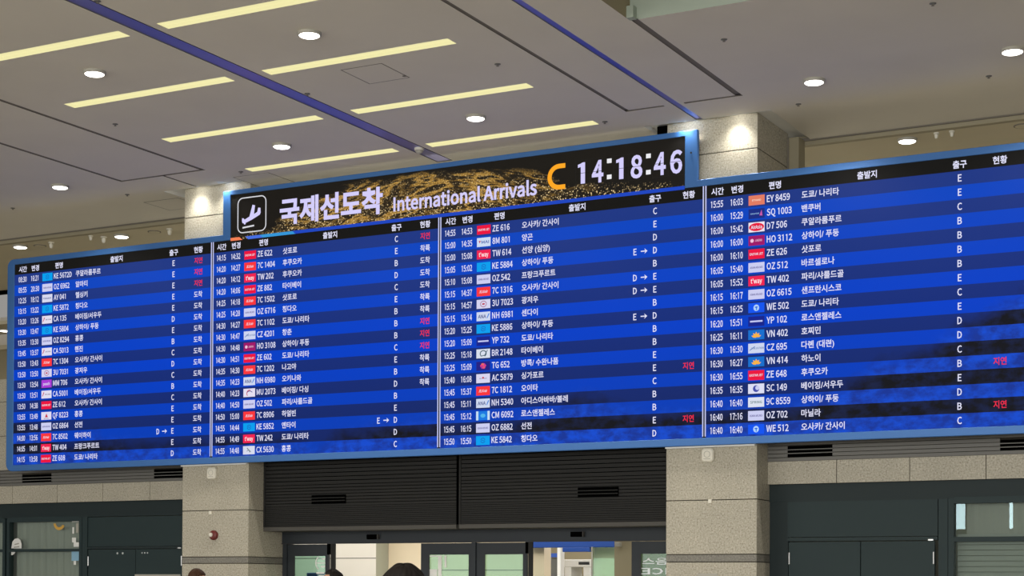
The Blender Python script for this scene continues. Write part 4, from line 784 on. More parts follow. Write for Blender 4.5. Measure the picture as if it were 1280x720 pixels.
o.build('amber_reflection', wl)  # arc-shaped reflection, painted on as a flat patch


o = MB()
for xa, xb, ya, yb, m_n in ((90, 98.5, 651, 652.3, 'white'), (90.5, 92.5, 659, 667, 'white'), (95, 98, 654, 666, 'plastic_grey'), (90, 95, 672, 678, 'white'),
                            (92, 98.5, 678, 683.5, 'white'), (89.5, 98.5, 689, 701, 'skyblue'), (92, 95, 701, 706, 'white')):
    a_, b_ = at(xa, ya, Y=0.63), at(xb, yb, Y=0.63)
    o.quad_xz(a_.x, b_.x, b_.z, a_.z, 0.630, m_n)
o.build('reflection_strip', wl)  # reflections along the pane's right edge, painted on as patches


# --- roller shutters over the sliding doors, plane Y = 0.48
def shutter(xa, xb, label):
    t_ = thing('roller_shutter', label, 'shutter', ((xa + xb) / 2, 0.6, 2.625), 'dark roller shutters over the sliding doors')
    m_ = MB()
    m_.box(xa, xb, 0.505, 1.06, 2.70, 4.3, 'black')
    z = 2.705; k = 0
    while z < 4.25:
        p = 0.038 if z < 3.08 else (0.058 if z < 3.45 else 0.075)
        m_.box(xa + 0.03, xb - 0.01, 0.485, 0.51, z, z + p * 0.80, 'shutter')
        z += p
    m_.build('curtain', t_)
    m_ = MB(); m_.box(xa, xb, 0.47, 1.06, 2.622, 2.698, 'shutter_bar'); m_.build('bottom_bar', t_, bevel=0.006)
    m_ = MB(); m_.box(xa, xa + 0.035, 0.468, 0.50, 2.70, 4.3, 'shutter'); m_.build('guide_rail', t_)


shutter(-5.553, -1.292, 'wide dark roller shutter beside the left column')
shutter(-1.238, 2.985, 'wide dark roller shutter beside the right column')
vent(-4.43, -3.67, 0.444, 3.12, 3.287, 'black slotted vent in the left roller shutter', 2, 'shutter')
vent(1.14, 1.905, 0.444, 3.13, 3.30, 'black slotted vent in the right roller shutter', 2, 'shutter')

# --- header and frames of the sliding doors, plane Y = 1.1
m_ = MB()
m_.box(-5.553, 2.985, 1.08, 1.30, 2.40, 2.66, 'door_metal')
m_.box(-5.553, 2.985, 1.06, 1.08, 2.385, 2.402, 'housing')
m_.box(-5.553, -5.45, 1.10, 1.30, 0, 2.40, 'door_metal')
m_.box(-4.40, -4.305, 1.06, 1.10, 0, 2.385, 'shutter')
m_.box(-4.49, -4.40, 1.07, 1.10, 2.18, 2.385, 'black')
m_.box(-1.325, -1.24, 1.09, 1.24, 0, 2.385, 'door_metal')
m_.box(-0.135, -0.055, 1.06, 1.10, 0, 2.385, 'shutter')
m_.box(-0.20, -0.135, 1.07, 1.10, 2.18, 2.385, 'black')
n += 1; struct(m_, 'trim_%d' % n)


def slider(xa, xb, ga, gb, gz, label):
    t_ = thing('sliding_door', label, 'door', ((xa + xb) / 2, 1.15, 0), 'grey framed glass sliding doors')
    m_ = MB(); y0, y1 = 1.12, 1.18
    m_.box(xa, ga, y0, y1, 0.02, 2.38, 'door_metal')
    m_.box(gb, xb, y0, y1, 0.02, 2.38, 'door_metal')
    m_.box(ga, gb, y0, y1, gz, 2.38, 'door_metal')
    m_.box(ga, gb, y0, y1, 0.02, 0.14, 'door_metal')
    m_.box(ga, ga + 0.03, y0 - 0.008, y0, 0.14, gz, 'housing')
    m_.build('door_frame', t_)
    m_ = MB(); m_.box(ga, gb, 1.145, 1.155, 0.14, gz, 'glass_green'); m_.build('pane', t_)
    return t_


s1 = slider(-5.445, -4.49, -5.31, -4.565, 2.155, 'leftmost narrow glass sliding door beside the left column')
s2 = slider(-2.42, -1.33, -2.265, -1.40, 2.168, 'glass sliding door right of the left opening, with white reflections painted on its pane')
s3 = slider(-1.235, -0.20, -1.083, -0.277, 2.168, 'clear glass sliding door left of the right opening')
s4 = slider(1.863, 2.985, 2.016, 2.90, 2.165, 'rightmost glass sliding door beside the right column, with reflected white lettering painted on its pane')
# reflections of bright signs in the door panes, built as flat white shapes
o = MB()
for (xa, xb, z, h_) in ((-4.80, -4.58, 2.02, 0.016), (-4.66, -4.58, 2.10, 0.03), (-4.68, -4.58, 1.95, 0.025), (-4.78, -4.6, 1.83, 0.03), (-4.72, -4.58, 1.77, 0.03)):
    o.box(xa, xb, 1.136, 1.142, z - h_ / 2, z + h_ / 2, 'white')
for k in range(6):
    a0 = PI * (0.68 + 0.64 * k / 6); a1 = PI * (0.68 + 0.64 * (k + 1) / 6)
    o.face([(-4.66 + r_ * math.cos(a), 1.138, 2.02 + r_ * math.sin(a)) for r_, a in ((0.125, a0), (0.15, a0), (0.15, a1), (0.125, a1))], 'white')
o.build('sign_reflection', s1)
o = MB()
o.box(-2.255, -1.98, 1.136, 1.142, 2.13, 2.155, 'white'); o.box(-2.06, -1.985, 1.136, 1.142, 1.70, 2.13, 'white')
o.box(-2.255, -2.08, 1.136, 1.142, 1.70, 1.90, 'white'); o.box(-1.92, -1.88, 1.136, 1.142, 1.93, 2.155, 'white')
o.build('pane_reflection', s2)
o = MB()
lat(o, 'ICE', 2.04, 1.865, 0.105, 'skywhite', 1.138, width=0.50, mirror=True)
text(o, '음스', 2.06, 2.035, 0.15, 'skywhite', 1.138, width=0.48, height=0.12, off=0.015, mirror=True)
o.build('sign_reflection', s4)


def motion_sensor(x, z, label):
    t_ = thing('motion_sensor', label, 'sensor', (x, 1.06, z - 0.05), 'black sensors over the door openings')
    m_ = MB(); m_.box(x - 0.14, x + 0.10, 1.01, 1.078, z - 0.045, z + 0.045, 'black'); m_.build('sensor_body', t_, bevel=0.01)
    m_ = MB(); m_.box(x + 0.10, x + 0.115, 1.005, 1.075, z - 0.045, z + 0.045, 'shutter_bar'); m_.build('end_cap', t_)


motion_sensor(-3.42, 2.51, 'black motion sensor over the left door opening')
motion_sensor(0.865, 2.515, 'black motion sensor over the right door opening')

# ================================================================== HALL BEHIND THE DOORS
m_ = MB()
m_.box(-9, 3.3, 1.32, 10.0, 3.32, 3.42, 'white')
struct(m_, 'ceiling.002')


def px(x, Y): return at(x, 700, Y=Y).x


Y1 = 5.0
xe = px(470, Y1)
Y2 = at(485, 700, X=xe).y
m_ = MB()
m_.box(-9, xe, Y1, Y2 + 0.2, 0, 3.32, 'hall_wall')
m_.box(-9, xe + 0.0, Y1 - 0.004, Y1, 2.175, 2.19, 'joint')
m_.quad_xz(-9, xe, 0, 2.175, Y1 - 0.002, 'hall_wall')
m_.face([(xe + 0.003, Y1, 0), (xe + 0.003, Y2, 0), (xe + 0.003, Y2, 3.3), (xe + 0.003, Y1, 3.3)], 'hall_green')
m_.box(xe + 0.01, px(668, Y2), Y2, Y2 + 0.2, 0, 3.32, 'hall_warm')
m_.box(xe + 0.01, px(668, Y2), Y2 - 0.006, Y2, 1.92, 1.935, 'joint')
struct(m_, 'wall_hall')
m_ = MB()
m_.box(px(655, 3.4), px(680, 3.4), 3.4, 3.7, 0, 3.3, 'hall_warm')
m_.box(px(655, 8.5), px(800, 8.5), 8.5, 8.7, 0, 3.3, 'olive')
m_.box(px(768, 2.6), px(800, 2.6), 2.6, 2.9, 0, 3.3, 'olive')
struct(m_, 'wall_hall.001')
z = lambda y, Y: at(700, y, Y=Y).z
o = MB(); o.box(px(660, 3.28), px(768, 3.28), 3.28, 3.385, z(684.5, 3.28), 3.3, 'blue_beam')
o.box(px(703, 3.28), px(737, 3.28), 3.275, 3.39, z(690, 3.28), z(684.5, 3.28), 'blue_beam')
tag(o.build('blue_fascia', bevel=0.01), 'blue fascia hanging across the right door opening inside the hall', 'fascia')
t_ = thing('partition_screen', 'dark grey partition with a blue top rail seen through the right door opening', 'partition', (px(688, 5.2), 5.2, 0))
o = MB(); o.box(px(679, 5.2), px(697.5, 5.2), 5.2, 5.28, 0.05, z(697, 5.2), 'dark_panel'); o.build('panel', t_)
o = MB(); o.box(px(679, 5.2), px(698, 5.2), 5.17, 5.31, z(696.5, 5.2), z(691.5, 5.2), 'blue_beam'); o.build('top_rail', t_)
o = MB(); o.box(px(698, 5.2), px(702, 5.2), 5.15, 5.33, 0, z(684.5, 5.2), 'white'); o.build('post', t_)
# walk-through metal detector
Y = 6.4; xa, xb = px(705.5, Y), px(737.5, Y); zt = z(699.5, Y)
t_ = thing('metal_detector', 'white walk-through metal detector arch inside the right door opening', 'metal detector', ((xa + xb) / 2, Y, 0))
for x in (xa, xb - 0.16):
    o = MB(); o.box(x, x + 0.16, Y, Y + 0.55, 0, zt - 0.15, 'white'); o.build('side_panel', t_, bevel=0.02)
o = MB(); o.box(xa - 0.03, xb + 0.02, Y - 0.02, Y + 0.57, zt - 0.16, zt, 'white'); o.build('crossbar', t_, bevel=0.02)
o = MB(); o.box(xa + 0.35, xa + 0.60, Y - 0.03, Y - 0.018, zt - 0.11, zt - 0.05, 'housing'); o.build('display', t_)
o = MB(); o.box(px(741, 3.2), px(768, 3.2), 3.2, 3.225, 0.05, z(684, 3.2), 'glass_pale')
o.box(px(741, 3.2) - 0.03, px(741, 3.2), 3.19, 3.235, 0, z(684, 3.2), 'plastic_grey')
tag(o.build('glass_screen'), 'pale green glass screen at the right of the right door opening', 'glass screen')
o = MB(); o.box(px(741, 3.4), px(768, 3.4), 3.45, 3.5, 0, 3.2, 'hall_wall'); tag(o.build('hall_board'), 'pale board standing behind the green glass screen', 'board')
o = MB(); xx = px(683, 4.9); zz = z(713, 4.9)
o.lathe((xx, 4.9, 0), [(0.17, 0), (0.17, 0.03), (0.025, 0.05), (0.025, zz - 0.14), (0.05, zz - 0.12), (0.055, zz - 0.04), (0.03, zz)], 'white', n=16)
tag(o.build('stanchion'), 'white post with a rounded top in front of the dark partition', 'post')
o = MB(); o.box(px(773, 2.55) - 0.05, px(773, 2.55) + 0.05, 2.5, 2.6, z(684, 2.55), z(678.5, 2.55), 'plastic_grey')
tag(o.build('wall_box', bevel=0.01), 'small grey box high on the olive wall inside the right opening', 'box')
o = MB(); o.box(px(383, 2.2), px(412, 2.2), 2.2, 2.5, 0, z(716, 2.2), 'blue_beam')
tag(o.build('blue_cabinet', bevel=0.02), 'blue cabinet behind the leftmost glass sliding door', 'cabinet')

# ================================================================== THE ARRIVALS BOARD
YF = -0.155           # frame front
YS_ = -0.145          # screen surface
BX = [-11.405, -6.335, -1.30, 3.71, 8.80]
ZB, ZT = 4.02, 8.13
board = thing('arrivals_board', 'huge blue framed flight arrivals board with a raised title and clock', 'display board', (-1.285, -0.1, 3.895))
INV = Vector(board.location)

# frame: T-shaped ring
def arc(cx, cz, r, a0, k=6, cw=False):
    s_ = -1 if cw else 1
    return [(cx + r * math.cos(a0 + s_ * 0.5 * PI * i / k), cz + r * math.sin(a0 + s_ * 0.5 * PI * i / k)) for i in range(k + 1)]


def tee(x0, x1, z0, z1, sx0, sx1, z2, r, rs):
    p = []
    p += arc(x0 + r, z0 + r, r, PI)
    p += arc(x1 - r, z0 + r, r, 1.5 * PI)
    p += arc(x1 - r, z1 - r, r, 0)
    p += [(sx1, z1)] * 7
    p += arc(sx1 - rs, z2 - rs, rs, 0)
    p += arc(sx0 + rs, z2 - rs, rs, 0.5 * PI)
    p += [(sx0, z1)] * 7
    p += arc(x0 + r, z1 - r, r, 0.5 * PI)
    return p


def ring(mb, outer, inner, yf, yb, m):
    k = len(outer)
    vs = [(x, yf, z_) for x, z_ in outer] + [(x, yf, z_) for x, z_ in inner] + [(x, yb, z_) for x, z_ in outer] + [(x, yb, z_) for x, z_ in inner]
    fs = []
    for i in range(k):
        j = (i + 1) % k
        fs += [(i, j, k + j, k + i), (2 * k + i, 2 * k + j, j, i), (k + i, k + j, 3 * k + j, 3 * k + i), (3 * k + i, 3 * k + j, 2 * k + j, 2 * k + i)]
    mb.mesh(vs, fs, m)


m_ = MB()
outer = tee(-11.60, 9.00, 3.895, 8.245, -6.085, 3.59, 9.075, 0.16, 0.015)
inner = tee(-11.405, 8.80, ZB, ZT, -5.905, 3.36, 8.985, 0.012, 0.012)
ring(m_, outer, inner, YF, -0.085, 'frame_blue')
fr = m_.build('board_frame', board)
bm = bmesh.new(); bm.from_mesh(fr.data); bmesh.ops.remove_doubles(bm, verts=bm.verts, dist=1e-5)
bmesh.ops.recalc_face_normals(bm, faces=bm.faces); bm.to_mesh(fr.data); bm.free()
bv = fr.modifiers.new('bevel', 'BEVEL'); bv.width = 0.012; bv.segments = 2; bv.limit_method = 'ANGLE'
m_ = MB()
m_.box(-11.45, 8.85, -0.135, -0.088, 3.97, 8.19, 'housing')
m_.box(-5.95, 3.41, -0.135, -0.088, 8.19, 9.03, 'housing')
m_.build('housing', board)
for a, b in CX:
    for zz in (4.6, 7.4):
        m_ = MB(); m_.box(a + 0.2, b - 0.2, -0.09, 0.0, zz, zz + 0.12, 'housing'); m_.build('wall_bracket', board)
    m_ = MB(); m_.box(a + 0.01, b - 0.01, -0.075, -0.004, 3.872, 3.90, 'white'); m_.build('white_strip', board)  # thin white strip below the board, column wide
m_ = MB(); m_.lathe((3.475, YF - 0.002, 8.70), [(0.018, 0.0), (0.018, -0.008)], 'housing', axis='Y', n=6); m_.build('screw', board)

# display materials: things that glow are the pixels of the screen
E = {}


def glow(name, rgb, k=1.0):
    m = mat('screen_' + name, (5, 5, 6), 0.5, spec=0.05, emit=rgb, estr=k)
    E[name] = m
    return m


glow('white', (226, 226, 250)); glow('black', (22, 21, 19)); glow('red', (240, 44, 74)); glow('divider', (196, 200, 240))
glow('orange', (255, 168, 36)); glow('dotted', (212, 206, 250)); glow('blue_line', (30, 70, 190)); glow('cyan', (52, 150, 215))
glow('azure', (70, 110, 225)); glow('coral', (246, 128, 84)); glow('outline', (216, 216, 222))

RIDGE = [
    [(0.0, .44), (.16, .40), (.27, .20), (.42, .30), (.55, .22), (.75, .18), (1.0, .16)],
    [(0.0, .22), (.33, .18), (.48, .10), (.62, .20), (.75, .27), (1.0, .28)],
    [(0.0, .22), (.30, .20), (.44, .30), (.54, .40), (.66, .32), (.80, .26), (1.0, .25)],
    [(0.0, .22), (.28, .26), (.42, .36), (.55, .46), (.68, .54), (.82, .68), (1.0, .88)],
]


def stripe_mats(k):
    out = []
    for kind in ('dark', 'bright'):
        m = mat('screen_stripe_%s_%d' % (kind, k), (0, 0, 0), 0.5, spec=0.05)
        t = NT(m); p, x, y, z_ = t.pos()
        u_ = t.math('DIVIDE', t.math('SUBTRACT', x, BX[k]), 5.04)
        seed = t.vec(t.math('ADD', x, k * 13.7), 0.0, t.math('MULTIPLY', z_, 1.6))
        nf, _ = t.noise(seed, 1.6, 6.0, 0.62)
        rd = t.math('MULTIPLY', t.ramp(u_, RIDGE[k]), 2.4)
        h = t.math('SUBTRACT', t.math('ADD', rd, t.math('MULTIPLY', t.math('SUBTRACT', nf, 0.5), 0.75)), t.math('SUBTRACT', z_, ZB))
        mask = t.math('ADD', t.math('MULTIPLY', t.math('SUBTRACT', h, 0.0), 2.8), 0.0, True)
        nf2, _ = t.noise(seed, 4.0, 5.0, 0.6)
        if kind == 'dark':
            top = t.ramp(t.math('DIVIDE', t.math('SUBTRACT', z_, ZB), 3.9), [(0.0, lin((20, 38, 98))), (0.5, lin((22, 46, 122))), (1.0, lin((32, 56, 132)))])
            rock = t.ramp(nf2, [(0.42, lin((20, 21, 28))), (0.62, lin((26, 34, 66)))])
            c_ = t.mix(mask, top, rock)
        else:
            top = t.ramp(t.math('DIVIDE', t.math('SUBTRACT', z_, ZB), 3.9), [(0.0, lin((6, 60, 176))), (0.5, lin((3, 63, 198))), (1.0, lin((14, 70, 190)))])
            rock = t.ramp(nf2, [(0.40, lin((24, 54, 150))), (0.62, lin((22, 76, 205)))])
            c_ = t.mix(mask, top, rock)
        t.emit(c_)
        out.append(m)
    return out


# airline tiles -----------------------------------------------------------
_gl = {}


def gm(rgb):
    if rgb not in _gl:
        _gl[rgb] = mat('screen_tile_%d_%d_%d' % rgb, (5, 5, 6), 0.5, spec=0.05, emit=rgb)
    return _gl[rgb]


LAV, WHT, INK = (204, 206, 242), (226, 228, 246), (92, 92, 150)
TILE = {'KE': (0, 158, 238), 'OZ': LAV, 'AY': (214, 216, 240), 'CA': (226, 222, 240), '7C': (250, 54, 58), '3U': (214, 212, 240),
        'MM': (170, 60, 214), 'ZE': (236, 18, 62), 'QF': (226, 220, 240), 'TW': (240, 34, 80), 'CZ': (206, 214, 240), 'HO': (158, 20, 104),
        'NH': (206, 216, 240), 'MU': (228, 222, 240), 'CX': (214, 218, 236), '8M': (206, 220, 244), 'YP': (18, 34, 140), 'BR': (216, 222, 236),
        'TG': (34, 30, 130), 'AC': (216, 214, 240), 'CM': (20, 120, 225), 'EY': (226, 124, 98), 'SQ': (24, 44, 130), 'D7': (238, 228, 240),
        'WE': (14, 84, 240), 'VN': (18, 110, 205), 'SC': (220, 222, 244), '9C': (220, 226, 240)}
WORD = {'OZ': ('ASIANA AIRLINES', (74, 66, 140)), 'AY': ('FINNAIR', (60, 70, 140)), '7C': ('JEJUair', WHT), 'MM': ('peach', WHT), 'ZE': ('EASTAR JET', WHT),
        'TW': ("t'way", (255, 236, 240)), 'CZ': ('CHINA SOUTHERN', (90, 120, 170)), 'NH': ('ANA', (40, 56, 130)), '8M': ('MAI', (60, 90, 170)),
        'EY': ('ETIHAD', (250, 224, 206)), 'D7': ('AirAsia', WHT), '9C': ('SPRING', (84, 120, 120)), 'SQ': ('SINGAPORE', (150, 190, 230)),
        'CA': ('AIR CHINA', (80, 70, 110)), 'HO': ('JUNEYAO', (240, 190, 220))}


def disc(mb, x, z_, rx, rz, y, m, n_=16, a0=0.0, a1=2 * PI):
    mb.poly_xz([(x + rx * math.cos(a0 + (a1 - a0) * i / n_), z_ + rz * math.sin(a0 + (a1 - a0) * i / n_)) for i in range(n_ + (0 if a1 - a0 > 6.2 else 1))], y, m)


def curve_band(mb, pts, w, y, m):
    for (xa, za), (xb, zb) in zip(pts, pts[1:]):
        d = Vector((xb - xa, zb - za)); d.normalize(); nx, nz = -d.y * w / 2, d.x * w / 2
        mb.poly_xz([(xa - nx, za - nz), (xb - nx, zb - nz), (xb + nx, zb + nz), (xa + nx, za + nz)], y, m)


def logo(mb, code, cx, cz, y):
    W, H = 0.272, 0.157
    x0, x1, z0, z1 = cx - W / 2, cx + W / 2, cz - H / 2, cz + H / 2
    mb.quad_xz(x0, x1, z0, z1, y, gm(TILE[code]))
    yy = y - 0.0012
    if code == 'KE':
        for s_ in (1, -1):
            curve_band(mb, [(cx + 0.045 * math.cos(a) * s_, cz + 0.045 * math.sin(a) * s_ * 0.9) for a in [PI * (0.1 + 0.8 * i / 8) for i in range(9)]], 0.012, yy, gm((20, 100, 190)))
        curve_band(mb, [(cx - 0.04, cz - 0.012), (cx - 0.012, cz + 0.012), (cx + 0.012, cz - 0.012), (cx + 0.04, cz + 0.012)], 0.01, yy, gm((20, 100, 190)))
    elif code == '3U':
        curve_band(mb, [(cx + 0.06 * math.cos(a), cz + 0.05 * math.sin(a)) for a in [2 * PI * i / 18 for i in range(19)]], 0.014, yy, gm((170, 120, 150)))
        disc(mb, cx, cz, 0.03, 0.016, yy, gm((190, 70, 90)))
    elif code == 'QF':
        mb.poly_xz([(cx - 0.035, cz - 0.03), (cx + 0.045, cz - 0.03), (cx + 0.005, cz + 0.05)], yy, gm((200, 50, 70)))
        lat(mb, 'QANTAS', cx, cz - 0.055, 0.022, gm((120, 110, 130)), yy, 'C', width=0.13)
    elif code == 'MU':
        curve_band(mb, [(cx + 0.055 * math.cos(a), cz - 0.012 + 0.06 * math.sin(a)) for a in [PI * (0.35 + 0.9 * i / 8) for i in range(9)]], 0.016, yy, gm((200, 40, 60)))
        curve_band(mb, [(cx + 0.01 + 0.075 * math.cos(a), cz - 0.03 + 0.06 * math.sin(a)) for a in [PI * (0.2 + 0.6 * i / 6) for i in range(7)]], 0.013, yy, gm((60, 60, 140)))
    elif code == 'CX':
        curve_band(mb, [(cx - 0.04, cz + 0.045), (cx - 0.01, cz + 0.005), (cx + 0.045, cz - 0.03)], 0.018, yy, gm((104, 124, 130)))
        curve_band(mb, [(cx - 0.05, cz - 0.02), (cx, cz + 0.012), (cx + 0.02, cz - 0.045)], 0.010, yy, gm((104, 124, 130)))
    elif code == 'YP':
        mb.quad_xz(cx - 0.105, cx + 0.105, cz - 0.013, cz + 0.013, yy, gm((196, 200, 246)))
    elif code == 'BR':
        curve_band(mb, [(cx + 0.06 * math.cos(a), cz + 0.052 * math.sin(a)) for a in [PI * (-0.35 + 1.6 * i / 14) for i in range(15)]], 0.018, yy, gm((70, 96, 110)))
        curve_band(mb, [(cx - 0.05, cz - 0.045), (cx + 0.03, cz - 0.03), (cx + 0.085, cz + 0.06)], 0.014, yy, gm((70, 96, 110)))
    elif code == 'TG':
        for a, c_ in ((0.2, (225, 60, 130)), (1.1, (190, 60, 160)), (2.0, (236, 110, 90)), (3.0, (225, 60, 130)), (4.2, (170, 50, 150)), (5.2, (225, 80, 120))):
            disc(mb, cx + 0.03 * math.cos(a), cz + 0.028 * math.sin(a), 0.03, 0.024, yy - 0.0002 * a, gm(c_), 10)
    elif code == 'AC':
        lat(mb, 'AIR CANADA', cx, cz, 0.018, gm((90, 80, 110)), yy, 'C', width=0.15)
        disc(mb, cx, cz + 0.012, 0.018, 0.016, yy - 0.001, gm((200, 40, 60)))
    elif code == 'CM':
        for xa in (x0, x1 - 0.045): mb.quad_xz(xa, xa + 0.045, z0, z1, yy, gm((196, 222, 244)))
        disc(mb, cx, cz, 0.05, 0.035, yy, gm((80, 180, 235)))
    elif code == 'WE':
        disc(mb, cx, cz, 0.048, 0.052, yy, gm((176, 210, 250)))
        mb.poly_xz([(cx - 0.032, cz + 0.012), (cx, cz - 0.006), (cx + 0.034, cz + 0.012), (cx + 0.004, cz + 0.022)], yy - 0.001, gm((30, 90, 220)))
        mb.poly_xz([(cx - 0.006, cz - 0.04), (cx + 0.012, cz - 0.04), (cx + 0.014, cz + 0.004), (cx - 0.006, cz + 0.004)], yy - 0.001, gm((60, 130, 230)))
    elif code == 'VN':
        for a in (0.12, 0.3, 0.5, 0.7, 0.88):
            q = a * PI; dx, dz = math.cos(q), math.sin(q); r_ = 0.085
            mb.poly_xz([(cx - dz * 0.006, cz - 0.045 + dx * 0.006), (cx + dx * r_ * 0.55 + dz * 0.022, cz - 0.045 + dz * r_ * 0.6 - dx * 0.018),
                        (cx + dx * r_ * 1.05, cz - 0.045 + dz * r_ * 1.08), (cx + dx * r_ * 0.55 - dz * 0.022, cz - 0.045 + dz * r_ * 0.6 + dx * 0.018)], yy - a * 0.0005, gm((248, 178, 70)))
    elif code == 'SC':
        disc(mb, cx, cz, 0.055, 0.055, yy, gm((70, 80, 170)))
        disc(mb, cx + 0.022, cz + 0.012, 0.036, 0.036, yy - 0.001, gm((200, 204, 240)), 14)
    elif code == 'D7':
        disc(mb, cx, cz, 0.128, 0.066, yy, gm((232, 20, 60)))
    elif code == 'HO':
        disc(mb, cx - 0.075, cz, 0.03, 0.03, yy, gm((240, 190, 220)))
    elif code == 'CA':
        curve_band(mb, [(cx - 0.11, cz - 0.035), (cx - 0.075, cz + 0.02), (cx - 0.085, cz + 0.04), (cx - 0.06, cz + 0.03)], 0.018, yy, gm((196, 60, 100)))
    elif code == '8M':
        mb.poly_xz([(cx - 0.10, cz + 0.03), (cx - 0.085, cz - 0.02), (cx - 0.055, cz + 0.025)], yy, gm((190, 70, 100)))
    elif code == 'SQ':
        mb.poly_xz([(cx + 0.05, cz - 0.035), (cx + 0.10, cz - 0.04), (cx + 0.085, cz + 0.055), (cx + 0.062, cz + 0.0)], yy, gm((200, 90, 170)))
    elif code == 'CZ':
        curve_band(mb, [(cx - 0.11, cz - 0.03), (cx - 0.06, cz + 0.005), (cx - 0.02, cz + 0.03)], 0.012, yy, gm((90, 120, 190)))
    elif code == 'NH':
        mb.poly_xz([(cx + 0.065, cz - 0.035), (cx + 0.082, cz - 0.035), (cx + 0.125, cz + 0.045), (cx + 0.10, cz + 0.045)], yy, gm((60, 130, 220)))
    if code in WORD:
        wd, col = WORD[code]
        geo = {'TW': (0.19, 0.075), 'NH': (0.16, 0.062), '7C': (0.17, 0.045), 'MM': (0.17, 0.055), 'D7': (0.19, 0.055), '9C': (0.20, 0.04), 'EY': (0.15, 0.028),
               'ZE': (0.225, 0.036), 'HO': (0.12, 0.036), '8M': (0.15, 0.05), 'SQ': (0.15, 0.022), 'CA': (0.15, 0.026)}.get(code, (0.215, 0.032))
        dx = {'HO': 0.035, 'CA': 0.035, '8M': 0.03, 'SQ': -0.03, 'NH': -0.025, 'CZ': 0.02}.get(code, 0)
        lat(mb, wd, cx + dx, cz, 0.05, gm(col), yy - 0.0012, 'C', width=geo[0], height=geo[1])


T1 = """08:30|16:21|KE 5672D|쿠알라룸푸르|E|지연
09:55|20:30|OZ 6962|알마티|E|지연
12:25|18:12|AY 041|헬싱키|E|지연
13:15|13:22|KE 5872|칭다오|E|도착
13:20|13:26|CA 135|베이징/서우두|E|도착
13:30|13:47|KE 5804|상하이/ 푸둥|D|도착
13:35|13:30|OZ 8294|홍콩|E|도착
13:45|13:37|CA 5013|톈진|B|도착
13:50|13:43|7C 1304|오사카/ 간사이|C|도착
13:50|13:50|3U 7031|광저우|D|도착
13:50|13:54|MM 706|오사카/ 간사이|C|도착
13:50|13:51|CA 5001|베이징/서우두|B|도착
13:50|14:38|ZE 612|오사카/ 간사이|C|도착
13:55|13:49|QF 8223|홍콩|E|도착
13:55|13:48|OZ 6864|선전|E|도착
14:00|13:56|7C 8502|웨이하이|D>E|도착
14:05|14:01|TW 404|프랑크푸르트|E|도착
14:15|13:58|ZE 608|도쿄/ 나리타|D|도착"""
T2 = """14:15|14:32|ZE 622|삿포로|C|지연
14:20|14:27|7C 1404|후쿠오카|E|착륙
14:20|14:12|TW 202|후쿠오카|B|도착
14:20|14:06|ZE 882|타이베이|D|도착
14:25|14:18|7C 1502|삿포로|C|도착
14:25|14:28|OZ 6716|칭다오|E|착륙
14:30|14:27|7C 1102|도쿄/ 나리타|B|착륙
14:30|14:47|CZ 4201|창춘|B|지연
14:30|14:48|HO 3108|상하이/ 푸둥|B|지연
14:30|14:51|ZE 602|도쿄/ 나리타|C|지연
14:35|14:30|7C 1202|나고야|E|착륙
14:35|14:23|NH 6980|오키나와|B|착륙
14:40|14:23|MU 2073|베이징/ 다싱|D|착륙
14:40|14:50|OZ 502|파리/샤를드골|B|
14:50|15:00|7C 8906|하얼빈|E|
14:55|14:44|KE 5852|옌타이|E>D|
14:55|14:49|TW 242|도쿄/ 나리타|D|
14:55|14:48|CX 5630|홍콩|C|"""
T3 = """14:55|14:53|ZE 616|오사카/ 간사이|C|
15:00|14:35|8M 801|양곤|E|
15:00|15:08|TW 614|선양 (심양)|D|
15:05|15:02|KE 5884|상하이/ 푸둥|E>D|
15:10|15:08|OZ 542|프랑크푸르트|B|
15:15|14:37|7C 1316|오사카/ 간사이|D>E|
15:15|14:57|3U 7023|광저우|D>E|
15:15|15:14|NH 6981|센다이|B|
15:20|15:25|KE 5886|상하이/ 푸둥|E>D|
15:20|15:09|YP 732|도쿄/ 나리타|B|
15:25|15:18|BR 2148|타이베이|B|
15:25|15:09|TG 652|방콕/ 수완나품|E|
15:40|16:08|AC 5879|싱가포르|E|지연
15:45|15:37|7C 1812|오이타|C|
15:45|15:11|NH 5340|아디스아바바/볼레|B|
15:45|15:12|CM 6092|로스앤젤레스|B|
15:45|16:15|OZ 6882|선전|E|지연
15:50|15:50|KE 5842|칭다오|D|"""
T4 = """15:55|16:03|EY 8459|도쿄/ 나리타|E|
16:00|15:29|SQ 1003|밴쿠버|E|
16:00|15:42|D7 506|쿠알라룸푸르|C|
16:00|16:00|HO 3112|상하이/ 푸둥|B|
16:00|16:10|ZE 626|삿포로|B|
16:05|15:40|OZ 512|바르셀로나|B|
16:05|15:52|TW 402|파리/샤를드골|B|
16:15|16:17|OZ 6615|샌프란시스코|E|
16:15|16:25|WE 502|도쿄/ 나리타|C|
16:20|15:51|YP 102|로스앤젤레스|E|
16:25|16:11|VN 402|호찌민|D|
16:30|16:30|CZ 695|다롄 (대련)|D|
16:30|16:27|VN 414|하노이|C|
16:30|16:55|ZE 648|후쿠오카|B|지연
16:35|16:35|SC 149|베이징/서우두|E|
16:40|16:40|9C 8559|상하이/ 푸둥|D|
16:40|17:16|OZ 702|마닐라|B|지연
16:40|16:40|WE 512|오사카/ 간사이|C|"""
HEAD_Z = 7.918
PITCH_Z = (HEAD_Z - ZB) / 18
SZ = 0.106                 # latin capital height
KZ = 0.128                 # hangul type size
BOLD = 0.012

